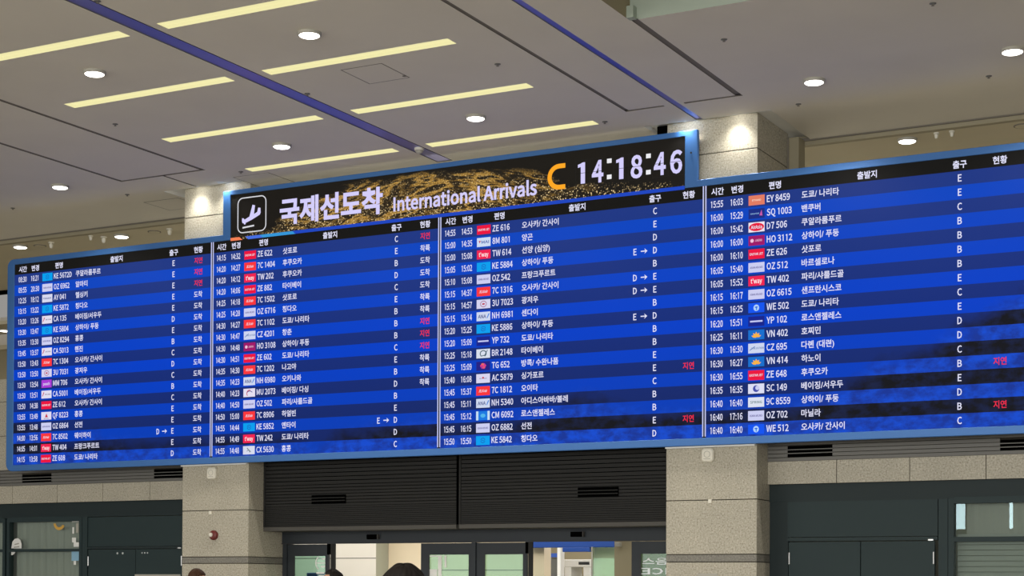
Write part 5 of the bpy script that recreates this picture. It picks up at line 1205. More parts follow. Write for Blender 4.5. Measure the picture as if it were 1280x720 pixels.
for k, tab in enumerate((T1, T2, T3, T4)):
    x0, x1 = BX[k] + (0.03 if k else 0), BX[k + 1] - (0.03 if k < 3 else 0)
    xo = BX[k]
    o = MB(); o.box(BX[k], BX[k + 1], YS_ + 0.002, -0.13, ZB, ZT, E['black'])
    panel = o.build('flight_table', board)
    panel['label'] = ['flight table from 08:30 to 14:15 at the far left', 'flight table from 14:15 to 14:55 under the title',
                      'flight table from 14:55 to 15:50 under the clock', 'flight table from 15:55 to 16:40 at the right'][k]

    def sub(mb, name):
        q = mb.build(name); q.parent = panel; q.location = (0, 0, 0); q.matrix_parent_inverse = Matrix()
        return q
    o = MB()
    o.quad_xz(x0, x1, HEAD_Z, ZT, YS_, E['black'])
    for s_, dx, al in (('시간', 0.225, 'C'), ('변경', 0.565, 'C'), ('편명', 1.20, 'C'), ('출발지', 2.70, 'C'), ('출구', 4.135, 'C'), ('현황', 4.735, 'C')):
        text(o, s_, xo + dx, 8.018, KZ, E['white'], YS_ - 0.003, al, xs=0.93, off=0.022, res=3)
    sub(o, 'header_bar')
    sm = stripe_mats(k)
    for i, row in enumerate(tab.split('\n')):
        a, b, fl, org, gate, st = row.split('|')
        z1_ = HEAD_Z - i * PITCH_Z; z0_ = z1_ - PITCH_Z; zc = (z0_ + z1_) / 2 + 0.002
        o = MB()
        o.quad_xz(x0, x1, z0_, z1_, YS_, sm[i % 2])
        yt = YS_ - 0.003; W_ = E['white']
        lat(o, a, xo + 0.110, zc, SZ, W_, yt, xs=0.635)
        lat(o, b, xo + 0.450, zc, SZ, W_, yt, xs=0.635)
        lat(o, fl, xo + 1.065, zc, SZ, W_, yt, xs=0.79)
        text(o, org, xo + 1.645, zc - KZ * 0.36, KZ, W_, yt, xs=0.93, off=0.017, base=True, res=3)
        gl_ = gate.split('>')
        lat(o, gl_[-1], xo + 4.135, zc, SZ, W_, yt, 'C', xs=0.86)
        if len(gl_) == 2:
            lat(o, gl_[0], xo + 3.775, zc, SZ, W_, yt, 'C', xs=0.86)
            ax = xo + 3.94
            o.quad_xz(ax - 0.06, ax + 0.03, zc - 0.009, zc + 0.009, yt, W_)
            o.poly_xz([(ax + 0.005, zc - 0.045), (ax + 0.06, zc), (ax + 0.005, zc + 0.045), (ax + 0.022, zc)], yt - 0.0003, W_)
        if st:
            text(o, st, xo + 4.735, zc, KZ, E['red'] if st == '지연' else W_, yt, 'C', xs=0.88, off=0.016, res=3)
        sub(o, 'flight_row')
        o = MB(); logo(o, fl.split()[0], xo + 0.893, zc - 0.004, YS_ - 0.003); sub(o, 'airline_logo')
for k in (1, 2, 3):
    o = MB()
    for dx in (-0.022, 0.022):
        o.box(BX[k] + dx - 0.009, BX[k] + dx + 0.009, YS_ - 0.004, YS_ + 0.001, ZB + 0.02, ZT - (0.02 if k == 2 else 0.0), E['divider'])
    o.build('divider', board)

# title screen with its golden particle picture
m = mat('screen_gold_dust', (22, 21, 20), 0.5, spec=0.1)
E['gold'] = m
t = NT(m); p, x, y, z_ = t.pos()
u_ = t.math('DIVIDE', t.math('ADD', x, 5.9), 9.26)
v_ = t.math('DIVIDE', t.math('SUBTRACT', z_, 8.17), 0.81)
wv = t.vec(t.math('MULTIPLY', x, 0.55), 0.0, t.math('ADD', t.math('MULTIPLY', z_, 2.6), t.math('MULTIPLY', t.math('SINE', t.math('MULTIPLY', x, 1.1)), 0.45)))
n1, _ = t.noise(wv, 2.0, 3.5, 0.55)
topb = t.ramp(u_, [(0.0, 0.02), (0.10, 0.22), (0.22, 0.78), (0.33, 0.95), (0.5, 0.98), (0.60, 0.88), (0.70, 0.70), (0.76, 0.34), (0.9, 0.22), (1.0, 0.10)])
env = t.math('MULTIPLY', t.math('SUBTRACT', t.math('ADD', topb, t.math('MULTIPLY', t.math('SUBTRACT', n1, 0.5), 0.6)), v_), 6.0, True)
n2, _ = t.noise(wv, 5.0, 4.0, 0.7)
grain, _ = t.noise(t.vec(x, 0.0, z_), 42.0, 2.0, 0.6)
# crests of the dust waves: bright thin bands, dark troughs between them
crest = t.ramp(n1, [(0.34, 0.0), (0.40, 0.45), (0.43, 0.02), (0.50, 0.06), (0.545, 1.0), (0.575, 0.75), (0.60, 0.04), (0.66, 0.02), (0.70, 0.6), (0.75, 0.05)])
gmask = t.ramp(grain, [(0.38, 0.2), (0.60, 1.0)])
across = t.ramp(u_, [(0.0, 0.0), (0.10, 0.40), (0.24, 1.0), (0.60, 0.95), (0.74, 0.55), (0.84, 0.0)])
haze = t.math('MULTIPLY', t.math('MULTIPLY', t.math('MULTIPLY', crest, gmask), env), across)
dust = t.n.new('ShaderNodeTexVoronoi'); t.l.new(t.vec(x, 0.0, z_), dust.inputs['Vector']); dust.inputs['Scale'].default_value = 36
dot = t.ramp(dust.outputs['Distance'], [(0.20, 1.0), (0.50, 0.0)])
rnd = t.n.new('ShaderNodeSeparateColor'); t.l.new(dust.outputs['Color'], rnd.inputs[0])
dens = t.math('MULTIPLY', t.math('GREATER_THAN', t.math('ADD', rnd.outputs[0], t.math('MULTIPLY', n2, 0.9)), 0.92), dot)
low = t.ramp(v_, [(0.0, 1.0), (0.30, 1.0), (0.55, 0.45), (1.0, 0.35)])
spark = t.math('MULTIPLY', t.math('MULTIPLY', dens, low), t.math('MULTIPLY', env, t.ramp(rnd.outputs[1], [(0.2, 0.35), (0.8, 1.0)])))
gold = t.mix(n2, lin((150, 96, 24)), lin((255, 206, 104)))
c1 = t.mix(haze, lin((17, 14, 10)), gold)
c2 = t.mix(spark, c1, lin((255, 222, 160)))
t.emit(c2)
o = MB(); o.box(-5.905, 3.36, YS_ + 0.002, -0.13, ZT, 8.985, E['gold'])
title = o.build('title_screen', board); title['label'] = 'title screen with golden dust waves and clock'


def tsub(mb, name, label=None):
    q = mb.build(name); q.parent = title; q.location = (0, 0, 0); q.matrix_parent_inverse = Matrix()
    if label: q['label'] = label
    return q


yt = YS_ - 0.004
o = MB()
o.poly_xz([(-4.42, 8.112), (3.36, 8.112), (3.36, 8.172), (-4.48, 8.172)], yt, E['blue_line'])
o.poly_xz([(-5.49, 8.110), (-5.15, 8.110), (-5.22, 8.168), (-5.56, 8.168)], yt, E['azure'])
o.poly_xz([(-5.15, 8.110), (-4.40, 8.110), (-4.47, 8.168), (-5.22, 8.168)], yt, E['cyan'])
o.poly_xz([(-5.904, 8.112), (-5.62, 8.112), (-5.70, 8.170), (-5.904, 8.170)], yt, E['coral'])
tsub(o, 'colour_stripe')
# landing aircraft pictogram in a rounded square
o = MB()
a_ = rrect(-5.745, -5.075, 8.235, 8.91, 0.12); b_ = rrect(-5.725, -5.095, 8.255, 8.89, 0.10)
ring(o, a_, b_, yt, yt + 0.002, E['outline'])
body = [(-5.640, 8.470), (-5.625, 8.425), (-5.575, 8.418), (-5.42, 8.466), (-5.225, 8.548), (-5.205, 8.585), (-5.21, 8.675), (-5.262, 8.685), (-5.285, 8.605),
        (-5.36, 8.572), (-5.335, 8.735), (-5.395, 8.752), (-5.465, 8.535), (-5.575, 8.488), (-5.60, 8.515), (-5.635, 8.52)]
o.poly_xz(body, yt, E['dotted'])
o.poly_xz([(-5.56, 8.437), (-5.55, 8.40), (-5.585, 8.395), (-5.60, 8.43)], yt - 0.0005, E['dotted'])
o.poly_xz([(-5.625, 8.322), (-5.355, 8.342), (-5.355, 8.372), (-5.625, 8.352)], yt, E['outline'])
tsub(o, 'aircraft_pictogram')
o = MB(); text(o, '국제선도착', -4.765, 8.545, 0.5, E['dotted'], yt, width=2.27, height=0.50, off=0.036, res=4); tsub(o, 'korean_title')
o = MB(); lat(o, 'International Arrivals', -2.268, 8.318, 0.24, E['dotted'], yt, width=2.90, bold=True, base=True); tsub(o, 'english_title')
o = MB()
pts = []
for i in range(15):
    a = PI * (0.5 + 1.0 * i / 14)
    pts.append((1.055 + 0.220 * math.cos(a), 8.575 + 0.220 * math.sin(a)))
pts = [(1.175, 8.795)] + pts + [(1.175, 8.355)]
inn = [(1.175, 8.715)] + [(1.055 + 0.140 * math.cos(PI * (0.5 + i / 14)), 8.575 + 0.140 * math.sin(PI * (0.5 + i / 14))) for i in range(15)] + [(1.175, 8.435)]
for i in range(len(pts) - 1):
    o.poly_xz([pts[i], pts[i + 1], inn[i + 1], inn[i]], yt, E['orange'])
tsub(o, 'gate_letter', 'large orange letter C')
for ch, cx in (('1', 1.50), ('4', 1.782), ('1', 2.212), ('8', 2.497), ('4', 2.916), ('6', 3.208)):
    o = MB()
    lat(o, ch, cx - (0.02 if ch == '1' else 0), 8.587, 0.36, E['dotted'], yt, 'C', width=0.135 if ch == '1' else 0.215, bold=True)
    o.quad_xz(cx - 0.125, cx + 0.125, 8.583, 8.590, yt - 0.001, E['black'])
    ring(o, rrect(cx - 0.135, cx + 0.135, 8.36, 8.81, 0.004, 1), rrect(cx - 0.132, cx + 0.132, 8.363, 8.807, 0.003, 1), yt + 0.001, yt + 0.002, gm((44, 42, 40)))
    tsub(o, 'clock_digit')
for cx in (1.998, 2.712):
    for zz in (8.43, 8.70):
        o = MB(); o.quad_xz(cx - 0.043, cx + 0.043, zz, zz + 0.075, yt, gm((236, 236, 240))); tsub(o, 'colon_dot')


# ================================================================== CEILING FITTINGS
def strip_light(xa, xb, yc, label):
    t_ = thing('strip_light', label, 'ceiling light', ((xa + xb) / 2, yc, ZC), 'long cream strip lights in the ceiling')
    y0, y1 = yc - 0.125, yc + 0.125; zt = ZC + 0.05
    m_ = MB()
    m_.face([(xa, y0, ZC), (xa, y0, zt), (xa, y1, zt), (xa, y1, ZC)], 'lamp_warm')
    m_.face([(xb, y0, ZC), (xb, y1, ZC), (xb, y1, zt), (xb, y0, zt)], 'lamp_warm')
    m_.face([(xa, y0, ZC), (xb, y0, ZC), (xb, y0, zt), (xa, y0, zt)], 'lamp_warm')
    m_.face([(xa, y1, ZC), (xa, y1, zt), (xb, y1, zt), (xb, y1, ZC)], 'lamp_warm')
    m_.build('trough', t_)
    m_ = MB(); m_.box(xa, xb, y0, y1, zt, zt + 0.01, 'lamp_warm'); m_.build('diffuser', t_)


POSN = ['nearest the top of the photo', 'second from the top', 'third from the top', 'lowest, next to the board']
for i, (xa, xb, yc) in enumerate(TROUGH):
    strip_light(xa, xb, yc, 'cream strip light %s of the blue ceiling strip, %s' % ('left' if i < 4 else 'right', POSN[i % 4]))


def downlight(x, y, z_, label, power=55, first=[None]):
    if first[0] is None:
        t_ = thing('downlight', label, 'downlight', (0, 0, 0), 'round white downlights')
        m_ = MB(); m_.lathe((0, 0, 0), [(0.165, 0.0), (0.165, -0.035), (0.150, -0.045), (0.138, -0.040), (0.138, -0.002)], 'plastic_grey', n=32); m_.build('trim_ring', t_, smooth=False)
        m_ = MB(); m_.lathe((0, 0, 0), [(0.140, -0.03), (0.140, -0.046), (0.12, -0.056), (0.08, -0.062), (0.03, -0.064)], 'lamp', n=32); m_.build('lamp_glass', t_)
        first[0] = t_
    else:
        t_ = copy_tree(first[0]); t_['label'] = label
    t_.location = (x, y, z_)
    if power:
        l = bpy.data.lights.new('downlight_beam', 'SPOT'); l.energy = power; l.spot_size = 2.2; l.spot_blend = 0.6; l.shadow_soft_size = 0.12
        l.color = (1.0, 0.95, 0.86)
        lo = bpy.data.objects.new('downlight_beam', l); COL.objects.link(lo); lo.location = (x, y, z_ - 0.13)


downlight(-3.34, -6.77, ZC, 'downlight left of the blue strip, between the first and second strip lights', 420)
downlight(0.52, -6.77, ZC, 'downlight right of the blue strip near the top, above the hatch outline', 420)
downlight(-3.34, -2.07, ZC, 'downlight left of the blue strip, just above the lowest strip light', 420)
downlight(0.51, -2.08, ZC, 'downlight right of the blue strip, just above the title of the board', 420)
downlight(-8.90, -1.53, ZC, 'downlight in the plain ceiling left of the dark slots', 420)
downlight(5.99, -1.48, ZC, 'downlight in the plain ceiling right of the right column', 420)
downlight(8.93, -1.60, ZC, 'downlight cut by the right edge of the photo', 420)
ZR = 9.11
for (x, y), lb in (((1134, 174), 'downlight in the rear ceiling over the right part of the board'), ((152, 294), 'downlight in the rear ceiling left of the left column'),
                   ((25, 307), 'downlight in the rear ceiling above the left end of the board')):
    q = at(x, y, Z=ZR); downlight(q.x, max(q.y, 2.1), ZR, lb, 40)
q = at(6, 412, Y=11.0)
m_ = MB(); m_.box(-34, -14, 10.2, 11.65, q.z + 0.0, q.z + 0.10, 'ceiling_rear'); struct(m_, 'ceiling.003')
downlight(q.x, 11.0, q.z, 'downlight far behind the left end of the board', 20)

# spotlights in the recess round the column heads
for x, lb in ((-6.74, 'small spotlight over the left column, at its free side'), (-6.03, 'small spotlight over the left column, beside the board corner'),
              (3.39, 'small spotlight over the right column, above the clock end of the board'), (4.24, 'small spotlight over the right column, at its free side')):
    t_ = thing('spotlight', lb, 'spotlight', (x, -0.215, ZC + 0.07), 'spotlights over the column heads')
    m_ = MB(); m_.lathe((x, -0.19, ZC + 0.07), [(0.06, 0), (0.06, -0.02), (0.052, -0.025)], 'white', n=20); m_.build('trim_ring', t_)
    m_ = MB(); m_.lathe((x, -0.19, ZC + 0.045), [(0.048, 0), (0.048, -0.004)], 'lamp', n=20); m_.build('lamp_glass', t_)
    l = bpy.data.lights.new('spotlight_beam', 'SPOT'); l.energy = 16; l.spot_size = math.radians(132); l.spot_blend = 0.8; l.shadow_soft_size = 0.03
    l.color = (1.0, 0.97, 0.88)
    lo = bpy.data.objects.new('spotlight_beam', l); COL.objects.link(lo); lo.location = (x, -0.19, ZC + 0.03)
    l = bpy.data.lights.new('spotlight_core', 'SPOT'); l.energy = 60; l.spot_size = math.radians(108); l.spot_blend = 1.0; l.shadow_soft_size = 0.03
    l.color = (1.0, 0.97, 0.90)
    lo = bpy.data.objects.new('spotlight_core', l); COL.objects.link(lo); lo.location = (x, -0.19, ZC + 0.03)
    l = bpy.data.lights.new('spotlight_bulb', 'POINT'); l.energy = 1.0; l.shadow_soft_size = 0.02; l.color = (1.0, 0.97, 0.9)
    lo = bpy.data.objects.new('spotlight_bulb', l); COL.objects.link(lo); lo.location = (x, -0.19, ZC + 0.0)

# sprinkler heads
first = None
for (x, y), lb in (((144, 155), 'sprinkler head left of the blue strip, below the second strip light'), ((384, 117), 'sprinkler head right of the blue strip, left of the hatch'),
                   ((622, 80), 'sprinkler head beside the top dark slot, right of the hatch'), ((905, 49), 'sprinkler head in the bright ceiling at the top right'),
                   ((756, 152), 'sprinkler head just right of the lowest strip light'), ((159, 243), 'sprinkler head left of the left column'),
                   ((998, 130), 'sprinkler head right of the right column head'), ((1236, 95), 'sprinkler head near the right edge of the photo'),
                   ((1166, 4), 'sprinkler head at the top edge of the photo'), ((122, 1), 'sprinkler head at the top edge beside the blue strip'),
                   ((301, 214.5), 'sprinkler head at the left tip of the lowest left strip light'), ((16, 260), 'sprinkler head near the left edge above the board')):
    q = at(x, y, Z=ZC)
    if first is None:
        first = thing('sprinkler', lb, 'sprinkler', (0, 0, 0), 'sprinkler heads in the ceiling')
        m_ = MB(); m_.lathe((0, 0, 0), [(0.045, 0), (0.045, -0.008), (0.02, -0.015)], 'louver', n=16); m_.build('escutcheon', first)
        m_ = MB(); m_.lathe((0, 0, 0), [(0.012, -0.012), (0.012, -0.028), (0.022, -0.031), (0.022, -0.034)], 'groove', n=12); m_.build('sprinkler_head', first)
        t_ = first
    else:
        t_ = copy_tree(first); t_['label'] = lb
    t_.location = (q.x, q.y, ZC)


q = at(524, 186, Z=ZC)
t_ = thing('dome_sensor', 'small white dome sensor on the lower end of the blue ceiling strip', 'sensor', (q.x, q.y, ZC))
m_ = MB(); m_.lathe((q.x, q.y, ZC), [(0.085, 0.012), (0.085, -0.03)], 'plastic', n=20); m_.build('sensor_base', t_)
m_ = MB(); m_.lathe((q.x, q.y, ZC), [(0.07, -0.03), (0.062, -0.06), (0.04, -0.082), (0.012, -0.09)], 'plastic_grey', n=20); m_.build('sensor_dome', t_, smooth=True)
q = at(832, 163, Z=ZC)
m_ = MB(); m_.box(q.x - 0.13, q.x + 0.10, q.y - 0.06, q.y + 0.10, ZC - 0.10, ZC + 0.065, 'black')
tag(m_.build('ceiling_box', bevel=0.01), 'black box under the ceiling above the clock end of the board', 'box')


# access hatches: thin joint outlines
def hatch(x0, x1, y0, y1, label, latch=False):
    t_ = thing('access_hatch', label, 'hatch', ((x0 + x1) / 2, (y0 + y1) / 2, ZC))
    m_ = MB(); m_.box(x0 + 0.02, x1 - 0.02, y0 + 0.02, y1 - 0.02, ZC - 0.004, ZC - 0.001, 'ceiling'); m_.build('hatch_panel', t_)
    m_ = MB(); g = 0.016
    for a, b, c_, d in ((x0, x1, y0, y0 + g), (x0, x1, y1 - g, y1), (x0, x0 + g, y0, y1), (x1 - g, x1, y0, y1)):
        m_.box(a, b, c_, d, ZC - 0.003, ZC - 0.001, 'groove')
    m_.build('hatch_seam', t_)
    if latch:
        m_ = MB(); m_.lathe((x1 - 0.03, (y0 + y1) / 2 + 0.28, ZC), [(0.03, -0.001), (0.03, -0.01)], 'groove', n=12); m_.build('latch', t_)


hatch(-0.05, 0.67, -5.16, -4.37, 'square ceiling hatch between the strip lights right of the blue strip', True)
hatch(-8.42, -7.55, 0.30, 1.12, 'square ceiling hatch in the shade left of the left column')
hatch(-5.55, -4.73, -0.56, 0.36, 'square ceiling hatch between the left column and the lowest left strip light')

# cameras and speakers on the rear ceiling
for (x, y), lb in (((64, 306), 'white ceiling camera left of all, above the end of the board'), ((113, 297.5), 'smaller white ceiling camera of the pair over the left board'),
                   ((129.5, 299), 'larger white ceiling camera of the pair over the left board'), ((212, 289), 'white ceiling camera touching the left column in the photo'),
                   ((1166, 165), 'white ceiling camera right of the rear downlight'), ((1186, 163), 'white ceiling camera farther right of the rear downlight')):
    q = at(x, y - 3, Z=ZR); q.y = max(q.y, 1.98)
    s_ = 0.6 if 'smaller' in lb else (0.55 if 'right of' in lb else 0.78)
    t_ = thing('ceiling_camera', lb, 'camera', (q.x, q.y, ZR), 'white cameras under the rear ceiling')
    m_ = MB(); m_.lathe((q.x, q.y, ZR), [(0.085 * s_, 0), (0.085 * s_, -0.02), (0.03, -0.025)], 'plastic', n=18); m_.build('mount', t_)
    m_ = MB(); m_.lathe((q.x, q.y, ZR), [(0.022, -0.02), (0.022, -0.05 * s_), (0.06 * s_, -0.055 * s_), (0.045 * s_, -0.15 * s_), (0.02, -0.17 * s_)], 'plastic', n=18); m_.build('camera_body', t_)
for (x, y), lb in (((50, 307), 'round ceiling speaker left of all, beside the rear downlight'), ((193, 289.5), 'round ceiling speaker left of the left column'),
                   ((1278, 157), 'round ceiling speaker at the right edge of the photo')):
    q = at(x, y, Z=ZR); q.y = max(q.y, 2.05)
    t_ = thing('ceiling_speaker', lb, 'speaker', (q.x, q.y, ZR), 'round speakers in the rear ceiling')
    m_ = MB(); m_.lathe((q.x, q.y, ZR), [(0.14, 0), (0.14, -0.012), (0.12, -0.014)], 'groove', n=24); m_.build('speaker_rim', t_)
    m_ = MB(); m_.lathe((q.x, q.y, ZR), [(0.118, -0.01), (0.118, -0.0155)], 'ceiling_rear', n=24); m_.build('grille', t_)


# ================================================================== FITTINGS ON THE COLUMNS
def wall_unit(x, z_, label):
    t_ = thing('wall_sensor', label, 'sensor', (x, 0, z_), 'white rounded sensors under the board')
    m_ = MB(); a_ = rrect(x - 0.105, x + 0.105, z_ - 0.112, z_ + 0.112, 0.055); b_ = rrect(x - 0.085, x + 0.085, z_ - 0.092, z_ + 0.092, 0.045)
    k = len(a_); vs = [(p[0], 0.0, p[1]) for p in a_] + [(p[0], -0.055, p[1]) for p in a_] + [(p[0], -0.075, p[1]) for p in b_]
    fs = []
    for i in range(k):
        j = (i + 1) % k
        fs += [(i, j, k + j, k + i), (k + i, k + j, 2 * k + j, 2 * k + i)]
    fs.append(tuple(range(2 * k, 3 * k)))
    m_.mesh(vs, fs, 'plastic'); m_.build('casing', t_)
    m_ = MB(); m_.lathe((x, -0.075, z_ + 0.012), [(0.055, 0.0), (0.055, -0.003), (0.047, -0.003), (0.047, 0.0)], 'plastic_grey', axis='Y', n=24, capped=False); m_.build('sensor_ring', t_)
    m_ = MB(); m_.box(x - 0.06, x + 0.06, -0.079, -0.074, z_ - 0.068, z_ - 0.058, 'plastic_grey'); m_.build('slot', t_)


wall_unit(-6.395, 3.722, 'white rounded sensor at the top of the left column, just under the board')
wall_unit(3.735, 3.745, 'white rounded sensor at the top of the right column, just under the board')
for x, z_, lb in ((-6.44, 2.972, 'tiny white box on the left column above the red alarm'), (3.768, 2.992, 'tiny white box in the middle of the right column')):
    m_ = MB(); m_.box(x - 0.03, x + 0.03, -0.035, 0.0, z_ - 0.032, z_ + 0.032, 'plastic')
    tag(m_.build('wall_box', bevel=0.008), lb, 'box', 'tiny white boxes on the columns')
t_ = thing('fire_alarm', 'round dark red fire alarm on the left column', 'alarm', (-6.355, 0, 2.54))
m_ = MB(); m_.lathe((-6.355, 0, 2.54), [(0.092, 0.0), (0.095, -0.03), (0.085, -0.055), (0.055, -0.07)], 'red', axis='Y', n=28); m_.build('alarm_body', t_)
m_ = MB(); m_.lathe((-6.385, -0.066, 2.545), [(0.042, 0.0), (0.040, -0.02), (0.02, -0.032)], 'plastic', axis='Y', n=20); m_.build('strobe_lens', t_)
m_ = MB(); m_.box(3.545, 3.90, -0.015, 0.0, 1.30, 1.812, 'plastic_grey')
tag(m_.build('notice_plate', bevel=0.004), 'grey plate low on the right column at the bottom edge of the photo', 'plate')


# ================================================================== PEOPLE
def skin_mesh(verts, edges, radii, root=0, sub=2):
    me = bpy.data.meshes.new('skin'); me.from_pydata(verts, edges, []); me.update()
    o = bpy.data.objects.new('skin', me); COL.objects.link(o)
    o.modifiers.new('skin', 'SKIN')
    sv = me.skin_vertices[0].data
    for i, r_ in enumerate(radii):
        sv[i].radius = r_ if isinstance(r_, tuple) else (r_, r_)
        sv[i].use_root = (i == root)
    s_ = o.modifiers.new('sub', 'SUBSURF'); s_.levels = sub; s_.render_levels = sub
    bpy.context.view_layer.update()
    out = bpy.data.meshes.new_from_object(o.evaluated_get(bpy.context.evaluated_depsgraph_get()))
    vs = [tuple(v.co) for v in out.vertices]; fs = [tuple(p.vertices) for p in out.polygons]
    bpy.data.objects.remove(o); bpy.data.meshes.remove(me); bpy.data.meshes.remove(out)
    return vs, fs


def ellipsoid(c_, rx, ry, rz, shape=None, nu=24, nv=16):
    vs, fs = [], []
    for j in range(nv + 1):
        th = PI * j / nv
        for i in range(nu):
            a = 2 * PI * i / nu
            p = [rx * math.sin(th) * math.cos(a), ry * math.sin(th) * math.sin(a), rz * math.cos(th)]
            if shape: p = shape(p)
            vs.append((c_[0] + p[0], c_[1] + p[1], c_[2] + p[2]))
    for j in range(nv):
        for i in range(nu):
            k = (i + 1) % nu
            fs.append((j * nu + i, (j + 1) * nu + i, (j + 1) * nu + k, j * nu + k))
    return vs, fs


def person(loc, H, yaw, label, skin, hair, top, trousers, long_hair=False, hairline=0.045):
    """faces -Y before it is turned; H is the height to the top of the hair"""
    t_ = thing('person', label, 'person', (0, 0, 0))
    s_ = (H - 0.02) / 1.72
    hd = Vector((0, -0.01, 1.60)) * s_                      # head centre
    # skeleton, one vertex per joint
    V = [(0, 0, .95), (0, .01, 1.12), (0, .015, 1.30), (0, .01, 1.42), (0, -.005, 1.50), (0, -.01, 1.56)]
    R_ = [(.15, .10), (.135, .095), (.155, .10), (.11, .08), .052, .05]
    Ed = [(0, 1), (1, 2), (2, 3), (3, 4), (4, 5)]
    for sx in (-1, 1):
        b = len(V)
        V += [(sx * .17, .015, 1.40), (sx * .215, .03, 1.13), (sx * .225, -.015, .90), (sx * .228, -.03, .82)]
        R_ += [.055, .043, .031, (.038, .022)]
        Ed += [(3, b), (b, b + 1), (b + 1, b + 2), (b + 2, b + 3)]
        for fx, ln in ((-.028, .075), (-.010, .088), (.010, .084), (.027, .068)):
            k = len(V)
            V += [(sx * .228, -.03 + fx, .785), (sx * .222, -.035 + fx * 1.1, .785 - ln * .5), (sx * .212, -.035 + fx * 1.1, .785 - ln)]
            R_ += [.010, .009, .008]; Ed += [(b + 3, k), (k, k + 1), (k + 1, k + 2)]
        k = len(V)
        V += [(sx * .222, -.065, .82), (sx * .212, -.078, .785)]; R_ += [.011, .009]; Ed += [(b + 3, k), (k, k + 1)]
        b = len(V)
        V += [(sx * .09, 0, .86), (sx * .098, -.005, .50), (sx * .10, .02, .10), (sx * .105, -.10, .035)]
        R_ += [.085, .058, .04, (.042, .028)]
        Ed += [(0, b), (b, b + 1), (b + 1, b + 2), (b + 2, b + 3)]
    V = [tuple(Vector(v) * s_) for v in V]
    vs, fs = skin_mesh(V, Ed, [tuple(q * s_ for q in r_) if isinstance(r_, tuple) else r_ * s_ for r_ in R_])
    o = MB(); o.mesh(vs, fs, skin)

    def face(p):
        x_, y_, z_ = p
        if z_ < 0: x_ *= 1 - 0.30 * (z_ / .115) ** 2; y_ *= 1 - 0.14 * (z_ / .115) ** 2
        if y_ < -0.06 and abs(z_ - 0.012) < 0.02: y_ += 0.008
        return [x_ * s_, y_ * s_, z_ * s_]
    vs, fs = ellipsoid(hd, .076, .095, .115, face, 32, 24); o.mesh(vs, fs, skin)
    vs, fs = ellipsoid(hd + Vector((0, -.098, -.018)) * s_, .013 * s_, .018 * s_, .026 * s_, None, 12, 10); o.mesh(vs, fs, skin)
    for sx in (-1, 1):
        vs, fs = ellipsoid(hd + Vector((sx * .077, .008, -.005)) * s_, .010 * s_, .018 * s_, .032 * s_, None, 12, 10); o.mesh(vs, fs, skin)
    body = o.build('body', t_)
    rm = body.modifiers.new('remesh', 'REMESH'); rm.mode = 'VOXEL'; rm.voxel_size = 0.007; rm.use_smooth_shade = True
    sm_ = body.modifiers.new('smooth', 'SMOOTH'); sm_.factor = 0.5; sm_.iterations = 3
    for sx in (-1, 1):
        o = MB(); vs, fs = ellipsoid(hd + Vector((sx * .030, -.083, .010)) * s_, .012 * s_, .008 * s_, .007 * s_, None, 12, 8); o.mesh(vs, fs, MT['plastic'])
        vs, fs = ellipsoid(hd + Vector((sx * .030, -.0895, .010)) * s_, .0055 * s_, .003 * s_, .006 * s_, None, 10, 8); o.mesh(vs, fs, MT['black']); o.build('eye', t_, smooth=True)
    o = MB(); vs, fs = ellipsoid(hd + Vector((0, -.083, -.060)) * s_, .023 * s_, .008 * s_, .006 * s_, None, 14, 8); o.mesh(vs, fs, MT['red']); o.build('mouth', t_, smooth=True)

    # hair: a cap that leaves the face free
    rr = random.Random(int(H * 1000))
    ph = [rr.uniform(0, 6.28) for _ in range(4)]

    def cap(p):
        x_, y_, z_ = p
        a = math.atan2(y_, x_)
        k = 1 + 0.03 * math.sin(7 * a + ph[0] + z_ * 30) + 0.022 * math.sin(19 * a + ph[1] - z_ * 55) + 0.02 * math.sin(z_ * 70 + ph[2]) + 0.012 * math.sin(41 * a + z_ * 20)
        x_ *= k; y_ *= k; z_ *= 1 + (0.03 * math.sin(5 * a + ph[3]) + 0.03 * math.sin(x_ * 95 + ph[0]) * math.sin(y_ * 60 + ph[1])) * (1 if z_ > 0 else 0.3)
        lim = hairline if y_ < -0.035 else (-0.01 if y_ < 0.01 else (-0.30 if long_hair else -0.085))
        if z_ < lim:
            if y_ < 0.01:
                f_ = 0.86; x_ *= f_; y_ *= f_; z_ = max(z_, lim - 0.01)
            else:
                z_ = max(z_ * (2.6 if long_hair else 1.0), lim)
        return [x_ * s_, y_ * s_, z_ * s_]
    vs, fs = ellipsoid(hd + Vector((0, .010, .017)) * s_, .091, .107, .123, cap, 96, 48)
    o = MB(); o.mesh(vs, fs, hair); o.build('hair', t_, smooth=True)

    # clothes: jacket, trousers, shoes
    JV = [(0, 0, .93), (0, .01, 1.12), (0, .015, 1.30), (0, .01, 1.415), (0, 0, 1.455)]; JR = [(.165, .118), (.15, .112), (.17, .118), (.118, .092), .066]
    JE = [(0, 1), (1, 2), (2, 3), (3, 4)]
    for sx in (-1, 1):
        b = len(JV); JV += [(sx * .17, .015, 1.40), (sx * .215, .03, 1.13), (sx * .225, -.01, .92)]; JR += [.068, .056, .046]
        JE += [(3, b), (b, b + 1), (b + 1, b + 2)]
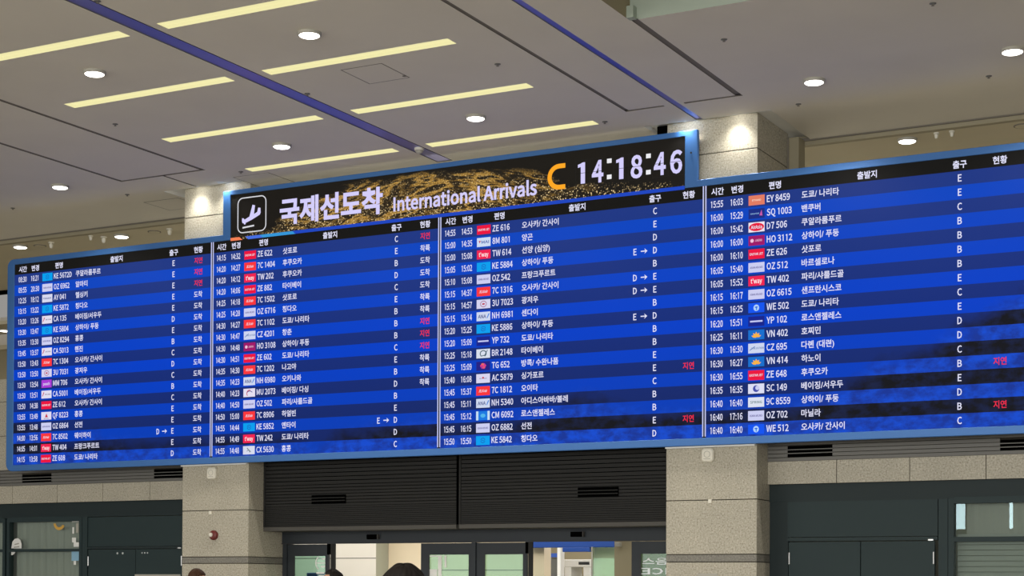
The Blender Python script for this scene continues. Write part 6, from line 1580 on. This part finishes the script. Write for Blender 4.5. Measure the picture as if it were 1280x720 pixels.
    vs, fs = skin_mesh([tuple(Vector(v) * s_) for v in JV], JE, [tuple(q * s_ for q in r_) if isinstance(r_, tuple) else r_ * s_ for r_ in JR])
    o = MB(); o.mesh(vs, fs, top); o.build('jacket', t_, smooth=True)
    TV = [(0, 0, .95)]; TR = [(.158, .11)]; TE = []
    for sx in (-1, 1):
        b = len(TV); TV += [(sx * .09, 0, .84), (sx * .098, -.003, .50), (sx * .10, .018, .11)]; TR += [.098, .075, .062]
        TE += [(0, b), (b, b + 1), (b + 1, b + 2)]
    vs, fs = skin_mesh([tuple(Vector(v) * s_) for v in TV], TE, [tuple(q * s_ for q in r_) if isinstance(r_, tuple) else r_ * s_ for r_ in TR])
    o = MB(); o.mesh(vs, fs, trousers); o.build('trousers', t_, smooth=True)
    for sx in (-1, 1):
        def shoe(p):
            return [p[0] * s_, p[1] * s_, max(p[2], -0.045) * s_]
        vs, fs = ellipsoid(Vector((sx * .104, -.045, .045)) * s_, .05, .145, .06, shoe, 24, 14)
        o = MB(); o.mesh(vs, fs, MT['housing']); o.build('shoe', t_, smooth=True)
    t_.location = loc
    t_.rotation_euler = (0, 0, yaw)
    for ch in t_.children: ch.location = (0, 0, 0)
    return t_


SK = mat('skin', (214, 168, 138), 0.5)
HB = mat('black_hair', (24, 20, 18), 0.6, spec=0.2)
HR = mat('brown_hair', (66, 42, 24), 0.6, spec=0.25)
JK1, JK2, JK3 = mat('navy_cloth', (40, 46, 62), 0.85), mat('grey_cloth', (110, 110, 112), 0.85), mat('khaki_cloth', (128, 116, 88), 0.85)
TRO = mat('dark_trouser_cloth', (44, 46, 52), 0.85)


def stand(x, y, depth, yaw, *a, **k):
    q = at(x, y, depth=depth)
    person((q.x, q.y, 0.0), q.z, yaw, *a, **k)


stand(505, 704.5, 6.6, PI * 0.86, 'person with dark hair nearest the camera, back turned, head at the bottom edge', SK, HB, JK1, TRO)
stand(416, 711.2, 16.5, -0.9, 'person with dark hair before the left door opening, face turned left', SK, HB, JK2, TRO, hairline=0.082)
stand(246, 710.5, 20.5, PI * 0.7, 'person with brown hair before the left column, back turned', SK, HR, JK3, TRO)
